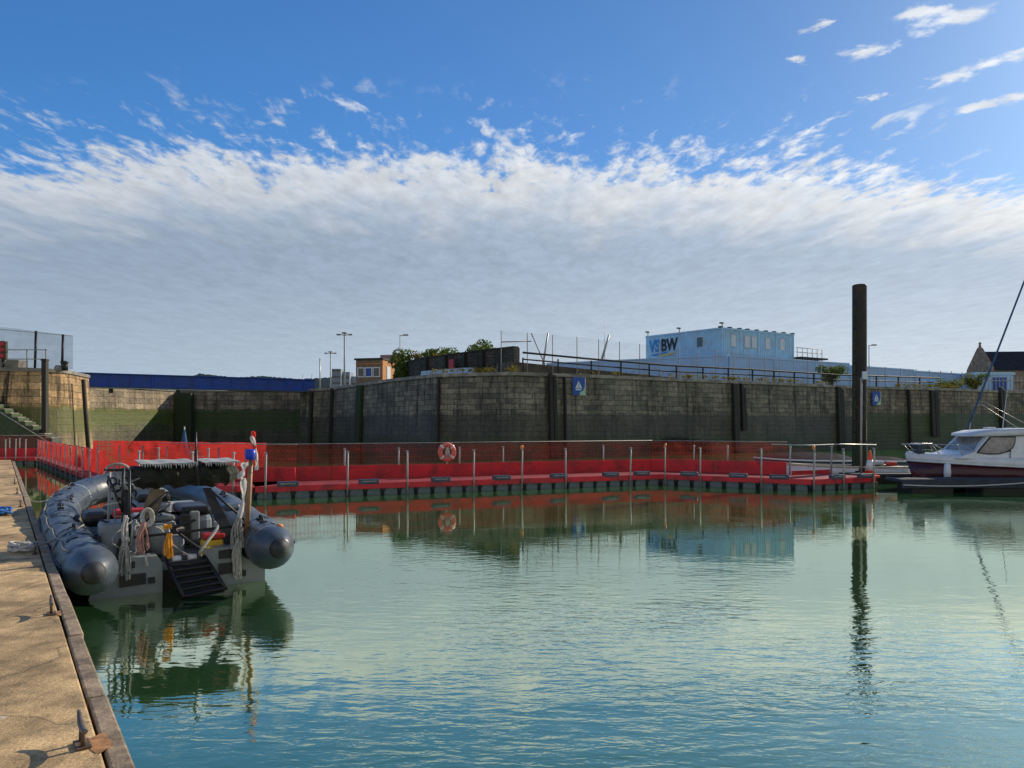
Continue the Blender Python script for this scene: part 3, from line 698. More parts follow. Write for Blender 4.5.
for x in (1.55, 3.4, 4.35, 6.3, 8.4):
    w_ = MB().box((x, -.07, 1.45), (.72, .06, 1.15), bev=.01).build('window', K['win'], off); MB().box((x, -.105, 1.45), (.56, .012, .98)).build('pane', K['sign_white'], w_)
# lettered face: local frame along e1 from far-left end to the corner
e = e1.normalized(); lf = bpy.data.objects.new('lettered_side', None)
LM = Matrix.Translation(Vector((q.x, q.y, 0))) @ Matrix.Rotation(math.atan2(-q.y, -q.x), 4, 'Z')
m = MB(); x = .2
while x < Lb - .2: m.box((x, -.01, hO / 2), (.1, .03, hO - .3), mat=LM); x += .32
m.box((Lb / 2, -.03, hO - .08), (Lb, .1, .16), mat=LM).box((Lb / 2, -.03, .08), (Lb, .1, .16), mat=LM); m.build('end_panel', K['paleblue'], off)
w_ = MB().box((Lb * .74, -.05, 1.45), (.80, .07, 1.05), mat=LM, bev=.01).build('window', K['win'], off); MB().box((Lb * .74, -.09, 1.45), (.66, .012, .9), mat=LM).build('pane', K['glass'], w_)
LM_ = LM
def text_mesh(txt, size, material, parent, M, name, ext=.012, shear=0.0, sx=1.0, bold=0.0):
    cu = bpy.data.curves.new(name, 'FONT'); cu.body = txt; cu.size = size; cu.extrude = ext; cu.shear = shear; cu.offset = bold
    o = bpy.data.objects.new(name, cu); C.objects.link(o); bpy.context.view_layer.update()
    me = bpy.data.meshes.new_from_object(o.evaluated_get(bpy.context.evaluated_depsgraph_get())); bpy.data.objects.remove(o)
    me.transform(Matrix.Diagonal((sx, 1, 1, 1))); me.transform(Matrix.Rotation(PI / 2, 4, 'X')); me.transform(M)
    me.materials.append(material); me.name = name
    q = bpy.data.objects.new(name, me); C.objects.link(q); q.parent = parent; return q
text_mesh('VS', 1.66, K['txt_blue'], off, LM @ Matrix.Translation((.5, -.06, .95)), 'lettering', sx=.74, bold=.05)
text_mesh('BW', 1.66, K['txt_black'], off, LM @ Matrix.Translation((1.98, -.06, .95)), 'lettering', sx=.76, bold=.05)
def swoosh(mt, x0, x1, z, dz, y, nm):
    s = MB(); n = 14; top = []; bot = []
    for k in range(n + 1):
        t = k / n; x = x0 + (x1 - x0) * t; zc = z + dz * math.sin(PI * t) * -1 + t * .22; h = .10 * math.sin(PI * t) + .015
        top.append(LM @ Vector((x, y, zc + h))); bot.append(LM @ Vector((x, y, zc - h)))
    for k in range(n): s.face([bot[k], bot[k + 1], top[k + 1], top[k]])
    s.build(nm, mt, off)
swoosh(K['txt_blue'], .6, 2.9, .62, .10, -.065, 'swoosh_mark'); swoosh(K['txt_yel'], 1.5, 3.9, .50, .08, -.07, 'swoosh_mark')
for x, nm in ((.1, 0), (Lb * .45, 1), (Lb - .05, 2)):
    MB().tube([LM @ Vector((x, .2, hO)), LM @ Vector((x, .2, hO + .42))], .04, 6).box(LM @ Vector((x, .1, hO + .42)), (.4, .18, .12)).build('floodlight', K['black'], off)
# scaffold stair landing right of the office
r = thing('scaffold_landing', 'dark scaffold landing with handrails at the right end of the office', 'scaffold', (0, 0, 0))
A = Vector((28.4, 74.0)); e = Vector((9.0, 5.5)).normalized()
m = MB(); m.box((A.x + e.x * 2.1, A.y + e.y * 2.1, 8.72), (4.3, 1.2, .16), rz=math.atan2(e.y, e.x)); m.build('platform', K['timber_dark'], r)
m = MB()
for k in range(6):
    p = A + e * (.2 + k * .78)
    m.tube([(p.x, p.y, 7.6), (p.x, p.y, 9.75)], .035, 6)
for z in (9.3, 9.75): m.tube([(A.x, A.y, z), (A.x + e.x * 4.1, A.y + e.y * 4.1, z)], .035, 6)
m.tube([(A.x + e.x * 1.2, A.y + e.y * 1.2, 7.6), (A.x + e.x * 3.4, A.y + e.y * 3.4, 8.7)], .04, 6); m.build('handrail', K['galv_dull'], r)

# dark brick wall on the quay, bushes behind, building, lamps
DWP = [(-10.4, 65.5), (-7.2, 58.5), (-2.6, 52.6), (.15, 49.6)]
dwl = wall('brick_wall', DWP, 7.25, K['darkwall'], 'dark brick wall with raking top on the quay right of the small brick building', th=.5, batter=0, z0=5.0, cop=.12, copmat=K['timber_dark'])
for k, pxx in enumerate((428, 447, 466, 484, 502)):
    p, n, rz = wall_pt(DWP, pxx, .12); MB().box((p.x, p.y, 6.2), (.22, .26, 2.0), rz=rz).build('buttress', K['timber_dark'], dwl)
p, n, rz = wall_pt(DWP, 457, .3)
r = thing('red_sign_board', 'small red notice board in front of the dark brick wall', 'sign', (p.x, p.y, 0), rz)
MB().box((0, -.2, 6.35), (.62, .06, .95), bev=.01).build('board', K['sign_red'], r); MB().tube([(0, -.14, 5.1), (0, -.14, 6.0)], .05, 6).build('post', K['timber_dark'], r)
MB().box((.42, -.1, 6.2), (.1, .1, 1.2)).build('side_post', K['timber_dark'], r)
bush('sycamore_bush', 'dark green bush showing over the left end of the brick wall', pxX(419, 63), 63, 5.0, 3.0, 11, dens=3, s=.15)
bush('sycamore_bush', 'wide mid green bush in the middle above the brick wall', pxX(451, 62), 62, 5.0, 3.4, 12, dens=3, s=.15)
bush('sycamore_bush', 'yellow-green bush at the right above the brick wall', pxX(477, 61), 61, 3.8, 3.35, 13, ('leaf', 'leaf2'), dens=3, s=.14)
bush('sycamore_bush', 'low bush hanging over the front of the brick wall left end', pxX(405, 62.2), 62.2, 2.4, 1.5, 14, dens=2, s=.12)
bush('elder_bush', 'round olive bush on the wall top just left of the steel pile', pxX(828, 66), 66, 3.0, 1.9, 21, ('leaf', 'leaf2'), dens=1.3, s=.12)
bush('elder_bush', 'yellowish low bush on the wall top left of the stone gable', pxX(945, 70), 70, 3.2, .8, 22, ('leaf2', 'leaf'), dens=.8, s=.1)
bush('elder_bush', 'spiky green shrub in front of the stone gable', pxX(974, 72), 72, 2.8, 1.7, 23, ('leaf', 'leaf2'), dens=.8, s=.12)
for k, (a, b_, h_, lab) in enumerate(((398, 67, .7, 'white van roofline'),)): pass
# white parked things behind wall coping
r = thing('low_white_block', 'long low pale concrete barrier on the quay edge under the red board', 'barrier', (pxX(447, 51.0), 51.0, ZT), -1.0)
r.rotation_euler.z = math.atan2(-4.3, 4.4)
MB().slab([(-2.6, 0), (2.6, 0), (2.6, .15), (2.5, .55), (-2.5, .55), (-2.6, .15)], -.25, .25).build('barrier_block', K['hoard'], r)

kb = thing('brick_building', 'small flat roofed orange brick building with white windows left of the dark wall', 'building', (pxX(382, 70.5), 70.5, ZT - .1), rad(-14))
MB().box((-1.35, 2.0, 1.52), (2.7, 4, 3.05)).build('front_wall', K['brick_shade'], kb)
MB().box((.03, 2.0, 1.52), (.1, 4.02, 3.03)).build('side_wall', K['brick'], kb)
MB().box((-1.33, 2.0, 3.12), (3.0, 4.3, .16)).build('roof', K['timber_dark'], kb)
MB().box((-.3, 2.6, 3.45), (1.7, 1.0, .5), bev=.05).build('roof_tank', mat('tank_pink', (.35, .22, .2), .7), kb)
for x in (-2.15, -1.35, -.55):
    w_ = MB().box((x, -.03, 1.85), (.74, .08, .95)).build('window', K['white'], kb); MB().box((x, -.08, 1.85), (.56, .012, .76)).build('pane', K['sign_blue'] if x == -1.35 else K['glass'], w_)
w_ = MB().box((.1, 1.3, 1.85), (.06, .9, 1.2)).build('window', K['white'], kb); MB().box((.135, 1.3, 1.85), (.012, .7, 1.0)).build('pane', K['sign_white'], w_)
MB().box((-1.35, -.04, 2.65), (2.7, .06, .1)).build('fascia', K['brick'], kb)

def lamp(px_, ytop, D, label, heads=2, r_=.09):
    x = pxX(px_, D); zt_ = pxZ(ytop, D); q = thing('street_lamp', label, 'street lamp', (x, D, ZT - .2), 0, None)
    H = zt_ - ZT + .2
    MB().tube([(0, 0, 0), (0, 0, H)], [r_, r_ * .65], 8).build('pole', K['galv_dull'], q)
    if heads == 1:
        MB().tube([(0, 0, H - .1), (.7, 0, H)], .05, 6).build('arm', K['galv_dull'], q); MB().box((.75, 0, H), (.7, .35, .2), bev=.05).build('lamp_head', K['galv_dull'], q)
    else:
        for s_ in (-1, 1):
            MB().tube([(0, 0, H - .35), (s_ * .7, 0, H - .15)], .06, 6).build('arm', K['galv_dull'], q)
            MB().box((s_ * .8, 0, H - .22), (.6, .4, .22), bev=.1).build('lamp_head', K['galv_dull'], q)
        MB().box((0, 0, H + .0), (.7, .5, .22), bev=.08).build('lamp_head', K['galv_dull'], q)
    return q
lamp(344.5, 333, 100, 'tallest grey street lamp with three heads near the bridge end', 2, .14)
lamp(330.5, 352, 130, 'smaller three headed street lamp left of the tallest one', 2, .12)
lamp(400, 335, 95, 'single headed lamp pole behind the bushes', 1, .07)
lamp(869, 345, 110, 'single headed lamp pole just right of the steel pile', 1, .09)
def mast(px_, y0, px1, y1, D, r_, label, mt='galv'):
    q = thing('ship_mast', label, 'mast', (pxX(px_, D), D, pxZ(y0, D)))
    a = Vector((0, 0, 0)); b_ = P(px1, y1, D) - P(px_, y0, D)
    MB().tube([a - b_ * .4, b_], [r_, r_ * .7], 6).build('mast_tube', K[mt], q)
mast(320, 385, 320, 358, 90, .1, 'thin post beside the bridge end')
mast(312, 388, 312, 374, 80, .05, 'short white post at the right end of the bridge')
mast(303, 388, 303, 374, 80, .05, 'shorter white post in front of the bridge end')
mast(544, 358, 548, 333, 95, .16, 'leaning grey crane jib left of the mesh fence middle')
mast(604, 352, 609, 335, 110, .2, 'second leaning grey jib behind the mesh fence')
mast(604.5, 352, 604.5, 320, 105, .04, 'hair thin aerial beside the second jib')
# stone building with gable
gb = thing('stone_gable_building', 'brown stone building with steep gable and dark slate roof', 'building', (59.4, 92, ZT - .1), rad(-5))
gw, ez, rz_, az = 5.5, 3.86, 6.15, 6.7
MB().raw([(x, y, z) for x in (0, .5) for y, z in ((0, 0), (gw, 0), (gw, ez + .1), (gw / 2 + .3, az - .2), (gw / 2, az), (gw / 2 - .3, az - .2), (0, ez + .1))],
         [tuple(range(7)), tuple(range(7, 14))[::-1]] + [(i, 7 + i, 7 + (i + 1) % 7, (i + 1) % 7) for i in range(7)]).build('gable_wall', K['stone'], gb)
MB().box((15, gw / 2, ez / 2), (29, gw - .1, ez)).build('side_wall', K['stone'], gb)
MB().raw([(x, y, z) for x in (.52, 29.5) for y, z in ((-.25, ez - .15), (gw / 2, rz_), (gw + .25, ez - .15), (gw + .25, ez - .3), (gw / 2, rz_ - .2), (-.25, ez - .3))],
         [tuple(range(6)), tuple(range(6, 12))[::-1]] + [(i, 6 + i, 6 + (i + 1) % 6, (i + 1) % 6) for i in range(6)]).build('roof', K['slate'], gb)
MB().tube([(.25, gw / 2, az - .3), (.25, gw / 2, az + .7)], [.22, .07], 8).box((.25, gw / 2, az + .5), (.15, .5, .12)).build('finial', K['stone'], gb)
r = thing('roller_door_shed', 'pale blue panelled shed below the slate roof', 'shed', (pxX(994, 85), 85, ZT), 0)
MB().box((0, 1.5, 1.2), (4.4, 3, 2.5)).build('shed_body', K['hoard'], r)
MB().slab([(-2.4, 2.45), (2.4, 2.45), (2.3, 2.75), (-2.3, 2.75)], -.15, 3.1).build('roof', K['paleblue'], r)
MB().box((.6, -.04, 1.1), (1.7, .08, 2.1), bev=.02).build('door', K['sign_blue'], r)
r = thing('palisade_fence', 'grey steel railings at the far right in front of the shed', 'fence', (0, 0, 0))
m = MB(); cnt = 0
for k in range(28):
    xx = pxX(960 + k * 3.6, 82); m.box((xx, 82, ZT + 1.0), (.07, .05, 2.2))
m.build('palings', K['galv_dull'], r)
MB().box((pxX(1010, 81.9), 81.9, ZT + .5), (11.5, .08, .1)).box((pxX(1010, 81.9), 81.9, ZT + 1.6), (11.5, .08, .1)).build('rail_bar', K['galv_dull'], r)

# ================================================================== BRIDGE
A = Vector((-35.2, 57.4)); B = Vector((-18.0, 67.6)); e = B - A; L = e.length
br = thing('blue_bridge', 'long deep blue steel girder bridge over the channel', 'bridge', (A.x, A.y, 0), math.atan2(e.y, e.x))
MB().box((L / 2, .1, 5.63), (L, .12, .95)).build('girder', K['bridge'], br); MB().box((L / 2, 1.5, 5.63), (L, .12, .95)).build('girder', K['bridge'], br)
MB().box((L / 2, 0.0, 6.13), (L, .3, .06)).box((L / 2, .0, 5.13), (L, .3, .1)).build('flange', K['bridge'], br)
x = .4; pr = None
while x < L:
    if pr is None: pr = MB().box((0, -.01, 5.63), (.1, .12, .9)).build('stiffener', K['bridge'], br); pr.location.x = x
    else: o = pr.copy(); C.objects.link(o); o.parent = br; o.location.x = x
    x += 1.55
MB().box((L / 2, .8, 5.05), (L, 1.6, .10)).build('deck', K['bridge_deck'], br)
MB().tube([(0, -.45, 4.95), (L * .62, -.45, 4.95)], .05, 6).build('pipe', K['galv'], br)
for x in (3.6, 8.5): MB().box((x, -.2, 4.8), (.3, .3, .45)).build('bracket', K['timber_dark'], br)

# pier head clutter
PZ = ZT + .1
r = thing('mesh_fence', 'very tall pale mesh screen on dark posts at the pier head', 'fence', (0, 0, 0))
D = 44.6; m = MB(); xs = [pxX(q, D) for q in (-60, -20, 8, 36, 63, 73)]; tops = [324, 326, 327.5, 331, 334.5, 336]
for i in range(5):
    z0, z1 = pxZ(tops[i], D), pxZ(tops[i + 1], D)
    m.face([(xs[i], D, PZ), (xs[i + 1], D, PZ), (xs[i + 1], D, z1), (xs[i], D, z0)], [(xs[i], 0), (xs[i + 1], 0), (xs[i + 1], z1 - PZ), (xs[i], z0 - PZ)])
m.build('mesh_panel', K['mesh2'], r, recalc=False)
for i in (1, 3, 4): MB().tube([(xs[i] - .03, D - .06, PZ - .1), (xs[i] + .04, D - .06, pxZ(tops[i], D))], .07, 6).build('fence_post', K['black'], r)
MB().tube([(xs[0], D - .03, pxZ(tops[0], D)), (xs[-1], D - .03, pxZ(tops[-1], D))], .02, 5).build('top_wire', K['galv_dull'], r)
r = thing('pier_railing', 'low grey two bar railing on the pier left of the pier head', 'railing', (0, 0, 0))
for z in (.55, 1.1): MB().tube([(pxX(-40, 43.9), 43.9, PZ + z), (pxX(47, 43.9), 43.9, PZ + z)], .03, 6).build('rail_bar', K['galv_dull'], r)
for q in (-30, -8, 5, 27, 46): MB().tube([(pxX(q, 43.9), 43.9, PZ - .1), (pxX(q, 43.9), 43.9, PZ + 1.15)], .04, 6).build('rail_post', K['galv_dull'], r)
r = thing('signal_light', 'traffic signal with red lenses at the far left of the pier', 'signal', (pxX(3, 43.7), 43.7, PZ))
MB().tube([(0, 0, -.1), (0, 0, .6)], .06, 8).build('post', K['black'], r)
hd = MB().box((0, 0, 1.05), (.42, .3, 1.1), bev=.05).build('signal_head', mat('olive_box', (.07, .07, .03), .6), r)
for z in (.7, 1.05, 1.4):
    MB().lathe([(.15, 0), (.15, .08), (.11, .12)], n=14, mat=Matrix.Translation((.05, -.14, z)) @ Matrix.Rotation(PI / 2, 4, 'X')).build('lens', K['sign_red'], hd)
r = thing('pier_bollard', 'squat black bollard on top of the round pier head', 'bollard', (pxX(67.5, 44.6) , 44.3, PZ))
MB().lathe([(.2, -.1), (.18, .2), (.16, .3), (.24, .38), (.2, .46), (.08, .48)], n=16).build('bollard_body', K['black'], r)
r = thing('lump_of_rubble', 'pale stone lump beside the bollard on the pier head', 'rock', (pxX(59.5, 44.3), 44.2, PZ))
bmx = bmesh.new(); bmesh.ops.create_icosphere(bmx, subdivisions=2, radius=.24)
for v in bmx.verts: v.co *= random.uniform(.8, 1.15)
mm = MB().raw([v.co.copy() for v in bmx.verts], [tuple(v.index for v in f.verts) for f in bmx.faces]); bmx.free(); mm.build('rock', K['coping'], r)
r = thing('pier_hut', 'low olive concrete block at the far left of the pier', 'block', (pxX(5, 44.2), 44.5, PZ))
MB().box((0, 0, .22), (1.8, .9, .6), bev=.03).build('block', K['coping'], r)

# ================================================================== FAR LAND
def ridge(name, pts, D, z0, material, thick=60):
    m = MB(); rnd = random.Random(3)
    rings = []
    top = []
    for i in range(len(pts) - 1):
        (x0, y0), (x1, y1) = pts[i], pts[i + 1]; n = max(2, int(abs(x1 - x0) / 1.5))
        for k in range(n): t = k / n; top.append((x0 + (x1 - x0) * t, y0 + (y1 - y0) * t + rnd.uniform(-.5, .5)))
    prof = [(pxX(a, D), pxZ(b_, D)) for a, b_ in top]
    vs = []; 
    for x, z in prof: vs += [(x, D - 30, z0), (x, D, z), (x, D + thick, z0)]
    fs = []
    for i in range(len(prof) - 1):
        a = i * 3; fs += [(a, a + 3, a + 4, a + 1), (a + 1, a + 4, a + 5, a + 2)]
    m.raw(vs, fs); return m.build(name, material, recalc=False)
struct(ridge('hills', [(60, 383), (120, 382), (190, 377), (200, 373.5), (214, 375), (235, 377.5), (262, 376), (285, 378), (300, 379), (340, 377), (400, 380), (470, 384)], 700, 3, K['hill']))
m = thing('distant_tower_block', 'hazy blue grey blocks of flats far behind the street lamps', 'building', (pxX(342, 480), 480, ZT))
for k, (a, b_, t_) in enumerate(((334, 343, 369.5), (343, 350, 372), (350, 356, 376), (327, 334, 376))):
    w0 = pxX(b_, 480) - pxX(a, 480); h0 = pxZ(t_, 480) - ZT; xm = (pxX(a, 480) + pxX(b_, 480)) / 2 - pxX(342, 480)
    bl = MB().box((xm, k * 5, h0 / 2), (w0, 12, h0)).build('block', K['city'], m)
    f = MB()
    for zz in range(3, int(h0), 4): f.box((xm, k * 5 - 6.05, zz), (w0 * .86, .1, 1.3))
    f.build('window_band', K['glass'], bl)
# ================================================================== NEAR QUAY (concrete landing)
QF = Vector((-.569, .822)); QL = Vector((-.822, -.569)); Q0 = Vector((-1.74, 3.44)); QA = math.atan2(QF.y, QF.x)
def qp(s, y, z=.5): v = Q0 + QF * s + QL * y; return Vector((v.x, v.y, z))
QM = Matrix.Translation((Q0.x, Q0.y, 0)) @ Matrix.Rotation(QA, 4, 'Z')
m = MB()
for s0, s1 in ((-12, -.9), (-.88, 8.1), (8.13, 16.2), (16.23, 24.3), (24.33, 36)):
    m.box(((s0 + s1) / 2, 2.15, .12), (s1 - s0, 4.06, .76), mat=QM, bev=.012)
q = m.build('quay', K['quay']); struct(q)
m = MB()
for k in range(40):
    s0 = -11 + k * 1.52
    if s0 > 34: break
    dz = random.uniform(-.012, .004); m.box((s0 + .75, .055 + random.uniform(-.006, .006), .455 + dz), (1.505, .10, .10), mat=QM, bev=.012)
    m.box((s0 + .75, .02, .30 + dz), (1.50, .08, .17), mat=QM, bev=.01)
ed = m.build('quay_edge_timber', K['edge_timber']); ed['kind'] = 'structure'
m = MB().box((12, .1, .0), (47, .06, .42), mat=QM); struct(m.build('quay_face', K['timber_dark']))
K['cleat'] = mat('worn_cleat', (.17, .145, .12), .6, .4, var=.3, sc=25, dirt=(.16, .07, .03), dsc=18)
def cleat(s, y, rz, label):
    c = thing('mooring_cleat', label, 'mooring cleat', qp(s, y), QA + rz, 'mooring cleats along the quay edge'); c.scale = (.72, .72, .72)
    MB().box((0, 0, .010), (.17, .10, .020), bev=.006).build('base_plate', K['steel_rust'], c)
    for x in (-.055, .055): MB().tube([(x, 0, .02), (x, 0, .125)], [.017, .013], 8).build('stem', K['steel_rust'], c)
    MB().tube([(-.19, 0, .165), (-.13, 0, .142), (-.05, 0, .13), (.05, 0, .13), (.13, 0, .15), (.19, 0, .185)], [.013, .019, .023, .023, .019, .012], 10).build('horn', K['cleat'], c)
cleat(.42, .19, .03, 'nearest mooring cleat with rust stain at the bottom of the picture')
cleat(3.5, .17, -.03, 'second mooring cleat beside the stern of the inflatable boat')
cleat(7.0, .17, .02, 'mooring cleat under the tangle of white rope')
cleat(13.3, .2, 0, 'mooring cleat past the blue rope coil')
cleat(16.6, .2, 0, 'far mooring cleat next to the thin mooring line')
cleat(20.0, .2, 0, 'farthest mooring cleat by the end of the quay')
m = MB()
for s, y, r_ in ((.42, .14, .13), (3.5, .12, .09)):
    rnd = random.Random(int(s * 10)); pts = [(s + math.cos(a) * r_ * rnd.uniform(.35, 1.5), y - .02 + math.sin(a) * r_ * .55 * rnd.uniform(.6, 1.1), .503) for a in [2 * PI * k / 18 for k in range(18)]]; pts = [tuple((Vector(pts[i - 1]) + Vector(pts[i]) * 2 + Vector(pts[(i + 1) % 18])) / 4) for i in range(18)]
    m.face([QM @ Vector(p) for p in pts])
rm = mat('rust_stain', (.40, .20, .08), .9, var=.4, sc=14); st = m.build('rust_stains', rm, recalc=False); st['kind'] = 'structure'
def wander(c, r, n, seed, zr=.04, turns=4):
    rnd = random.Random(seed); pts = []
    for k in range(n):
        a = 2 * PI * turns * k / n; rr = r * rnd.uniform(.55, 1.1)
        pts.append(Vector((c[0] + rr * math.cos(a) * 1.3, c[1] + rr * math.sin(a), c[2] + .015 + rnd.random() * zr)))
    # smooth
    out = []
    for i in range(len(pts) - 1):
        a = pts[max(0, i - 1)]; b = pts[i]; c_ = pts[i + 1]; d = pts[min(len(pts) - 1, i + 2)]
        for t in (0, .25, .5, .75): out.append(.5 * ((2 * b) + (-a + c_) * t + (2 * a - 5 * b + 4 * c_ - d) * t * t + (-a + 3 * b - 3 * c_ + d) * t ** 3))
    return out
def drape(a, b, sag, n=12):
    a = Vector(a); b = Vector(b); return [a.lerp(b, k / n) - Vector((0, 0, sag * 4 * (k / n) * (1 - k / n))) for k in range(n + 1)]
tag(MB().tube(wander(qp(7.3, .28), .13, 42, 4, .10, 6), .014, 6).build('rope_coil', K['rope_w']), 'tangled white rope coil lying on the quay edge', 'rope')
tag(MB().tube(wander(qp(12.0, .62), .24, 40, 5, .10, 6), .022, 6).build('rope_coil', K['blue_rope']), 'bright blue coiled rope at the left edge of the quay', 'rope')
tag(MB().tube(wander(qp(13.1, 1.35), .2, 30, 6, .10, 5), .02, 6).build('rope_coil', K['rope_g']), 'small grey rope coil beyond the blue coil', 'rope')

# ================================================================== FLOATING WALKWAYS
floatproto = [None]; postproto = {}
def walk(A, B, label, fposts, rposts, board=True, solid=False, width=2.0, lamps=(), plates=(), netf=True, ext=(0, 0), bh=.45, rnet=True, toprail=None, fl_mat='float', hz=1.45, netz=None):
    A, B = Vector(A), Vector(B); e = B - A; L = e.length; rz = math.atan2(e.y, e.x)
    r = thing('floating_walkway', label, 'walkway', (A.x, A.y, .03), rz, 'red modular floating walkways'); R = Matrix.Rotation(-rz, 2)
    def lx(px_, yoff=0.0):
        t = (px_ - 512) / 740; o = A + Vector((-e.y, e.x)).normalized() * yoff
        s = (t * o.y - o.x) / (e.x - t * e.y) * L; return s
    n = int(L / .5)
    for k in range(n):
        if floatproto[0] is None:
            o = MB().box((0, 0, 0), (.45, .5, .42), bev=.06).build('float', K['float']); floatproto[0] = o; o.parent = r
        else: o = floatproto[0].copy(); C.objects.link(o); o.parent = r
        o.location = ((k + .5) * L / n, .27, .07)
    m = MB().box((L / 2, width / 2 + .22, .05), (L, width - .6, .36))
    for k in range(n + 1):
        x = k * L / n; m.lathe([(.05, -.12), (.06, .06), (.085, .10), (.085, .14), (.05, .17), (.05, .26)], (x, .06, 0), n=8)
    m.build('float_connectors', K['rubber'], r)
    MB().prism([(0, 0), (L, 0), (L + ext[1], width), (-ext[0], width)], .267, .317).build('deck', K['red_deck'], r)
    MB().box((L / 2, -.012, .245), (L, .03, .17), bev=.006).build('deck_edge', K['red'], r)
    if board:
        m = MB(); nb = max(1, int(L / 2.0))
        Lr = L + ext[1] + ext[0]
        for k in range(nb): m.box((-ext[0] + (k + .5) * Lr / nb, width - .09 + random.uniform(-.02, .02), .30 + bh / 2 + random.uniform(-.012, .012)), (Lr / nb - .012, .035, bh), rz=random.uniform(-.01, .01), bev=.006)
        m.build('toe_board', K['red'], r)
        for p_ in plates:
            x = lx(p_); pl = MB().box((x, .03, .37), (.60, .16, .15), bev=.03).build('bumper_plate', K['plate'], r)
            MB().box((x, -.056, .385), (.42, .02, .025)).build('grip', K['galv_dull'], pl)
    def post(x, y, z0, z1, key, mt):
        if key not in postproto:
            o = MB().tube([(0, 0, 0), (0, 0, z1 - z0)], .027, 8).box((0, 0, (z1 - z0) - .02), (.07, .07, .05)).build('post', K[mt], r); postproto[key] = o
        else: o = postproto[key].copy(); C.objects.link(o); o.parent = r
        o.location = (x, y, z0); o.rotation_euler = (random.uniform(-.02, .02), random.uniform(-.02, .02), 0); return o
    for p_ in fposts: post(lx(p_) if not solid else p_, -.07, -.02, 1.28, 'f', 'galv_dull')
    for p_ in rposts: post(lx(p_, width), width - .05, .3, 1.3, 'r', 'galv_dull')
    for p_ in lamps:
        o = MB().lathe([(.03, 0), (.05, .03), (.05, .10), (.02, .13)], (lx(p_), -.07, 1.27), n=10).build('warning_lamp', K['orange'], r)
    def net(y, z0, z1, mt, nm, wob=.04, lean=0.0, x0=0.0, x1=None):
        x1 = L if x1 is None else x1; m = MB(); n = max(2, int(L / .5)); rnd = random.Random(int(L * 10)); off = [rnd.uniform(-wob, wob) for _ in range(n + 1)]
        for i in range(n):
            a, b = x0 + i * (x1 - x0) / n, x0 + (i + 1) * (x1 - x0) / n
            m.face([(a, y, z0), (b, y, z0), (b, y + off[i + 1] + lean, z1 + off[i + 1] * .5), (a, y + off[i] + lean, z1 + off[i] * .5)], [(a, z0), (b, z0), (b, z1), (a, z1)])
        m.build(nm, K[mt], r, recalc=False)
    if solid:
        z0, z1 = netz or (.55, 1.3); net(-.02, z0, z1, 'net_solid', 'netting', .03, .08)
    else:
        if rnet: net(width - .03, .32, 1.45, 'net', 'netting', .02, 0, -ext[0], L + ext[1])
        if netf: net(.03, .32, 1.36, 'net_f', 'netting', .03)
        if rnet: MB().tube([(-ext[0], width - .03, hz), (L + ext[1], width - .03, hz)], .014, 5).build('top_wire', K['galv_dull'], r)
    if toprail: MB().tube([(x_, .0, z_) for x_, z_ in toprail], .022, 6).build('top_rail', K['galv'], r)
    return r, lx
N0, N1, N2, N3 = (-7.15, 20.6), (5.15, 25.7), (9.4, 23.25), (12.0, 24.4)
w1, lx1 = walk(N0, N1, 'long straight red walkway carrying the lifebuoy across the basin', [265, 347, 407, 473, 521, 565, 629], [344, 398, 459, 503, 603], lamps=(521,), plates=(288, 369, 441, 502, 559, 611, 642), ext=(0, .98))
w2, lx2 = walk(N1, N2, 'red walkway leg coming forward from the corner towards the pile', [666, 701, 762], [694, 728, 790], lamps=(666,), plates=(689, 738, 779), ext=(.98, -1.06))
w3, lx3 = walk(N2, N3, 'short end piece of red walkway where the traffic cone stands', [812, 842, 872], [830], lamps=(812,), plates=(838, 866), netf=False, rnet=False, ext=(-1.06, 0), bh=.16, toprail=[(-1.6, 1.45), (0, 1.40), (1.3, 1.42), (2.85, 1.38)])
w4, _ = walk((-12.2, 22.4), (-7.2, 20.6), 'red walkway section hidden behind the inflatable boat', [140, 195, 235], [160, 210])
w5, _ = walk((-24.6, 38.4), (-12.5, 22.7), 'bright red netted walkway beside the end of the quay', [.5 + k * 1.55 for k in range(13)], [], board=False, solid=True, netz=(.50, 1.25))
w6, _ = walk((-31, 37.0), (-24.8, 38.5), 'far red walkway return touching the quay end', [6, 16, 26], [10, 20], board=True)
w7, _ = walk((-16.0, 28.2), (-8.0, 23.9), 'sagging red netting walkway behind the boat canopy', [.5 + k * 1.3 for k in range(7)], [], board=False, solid=True, netz=(.45, 1.45))

# lifebuoy
p = Vector(N0) + (Vector(N1) - Vector(N0)).normalized() * lx1(447); rz = math.atan2(N1[1] - N0[1], N1[0] - N0[0])
nn_ = Vector((-math.sin(rz), math.cos(rz))); p = Vector(N0) + (Vector(N1) - Vector(N0)).normalized() * lx1(447, 1.85) + nn_ * 1.85
lb = thing('lifebuoy', 'round pink-orange lifebuoy hanging on the walkway netting', 'lifebuoy', (p.x, p.y, 2.1 - 28 * p.y / 740), rz); lb.scale = (1.07, 1.07, 1.07)
T = []; R_, r_ = .225, .075
m = MB(); ring = [(R_ * math.cos(a), 0, R_ * math.sin(a)) for a in [2 * PI * k / 28 for k in range(29)]]
m.tube(ring, r_, 12, cap=False).build('ring', K['lifering'], lb)
for k in range(4):
    a0 = PI / 4 + k * PI / 2; seg_ = [(R_ * math.cos(a), 0, R_ * math.sin(a)) for a in [a0 - .12 + .06 * j for j in range(5)]]
    MB().tube(seg_, r_ + .006, 12).build('reflective_band', K['cone_w'], lb)
m = MB()
for x in (-.05, -.02, .01, .04, .06): m.tube([(x * .5, -.02, .15), (x, -.05, .02), (x * 1.3 + .01, -.03, -.16)], .014, 6)
m.build('throw_rope', K['rope_w'], lb)
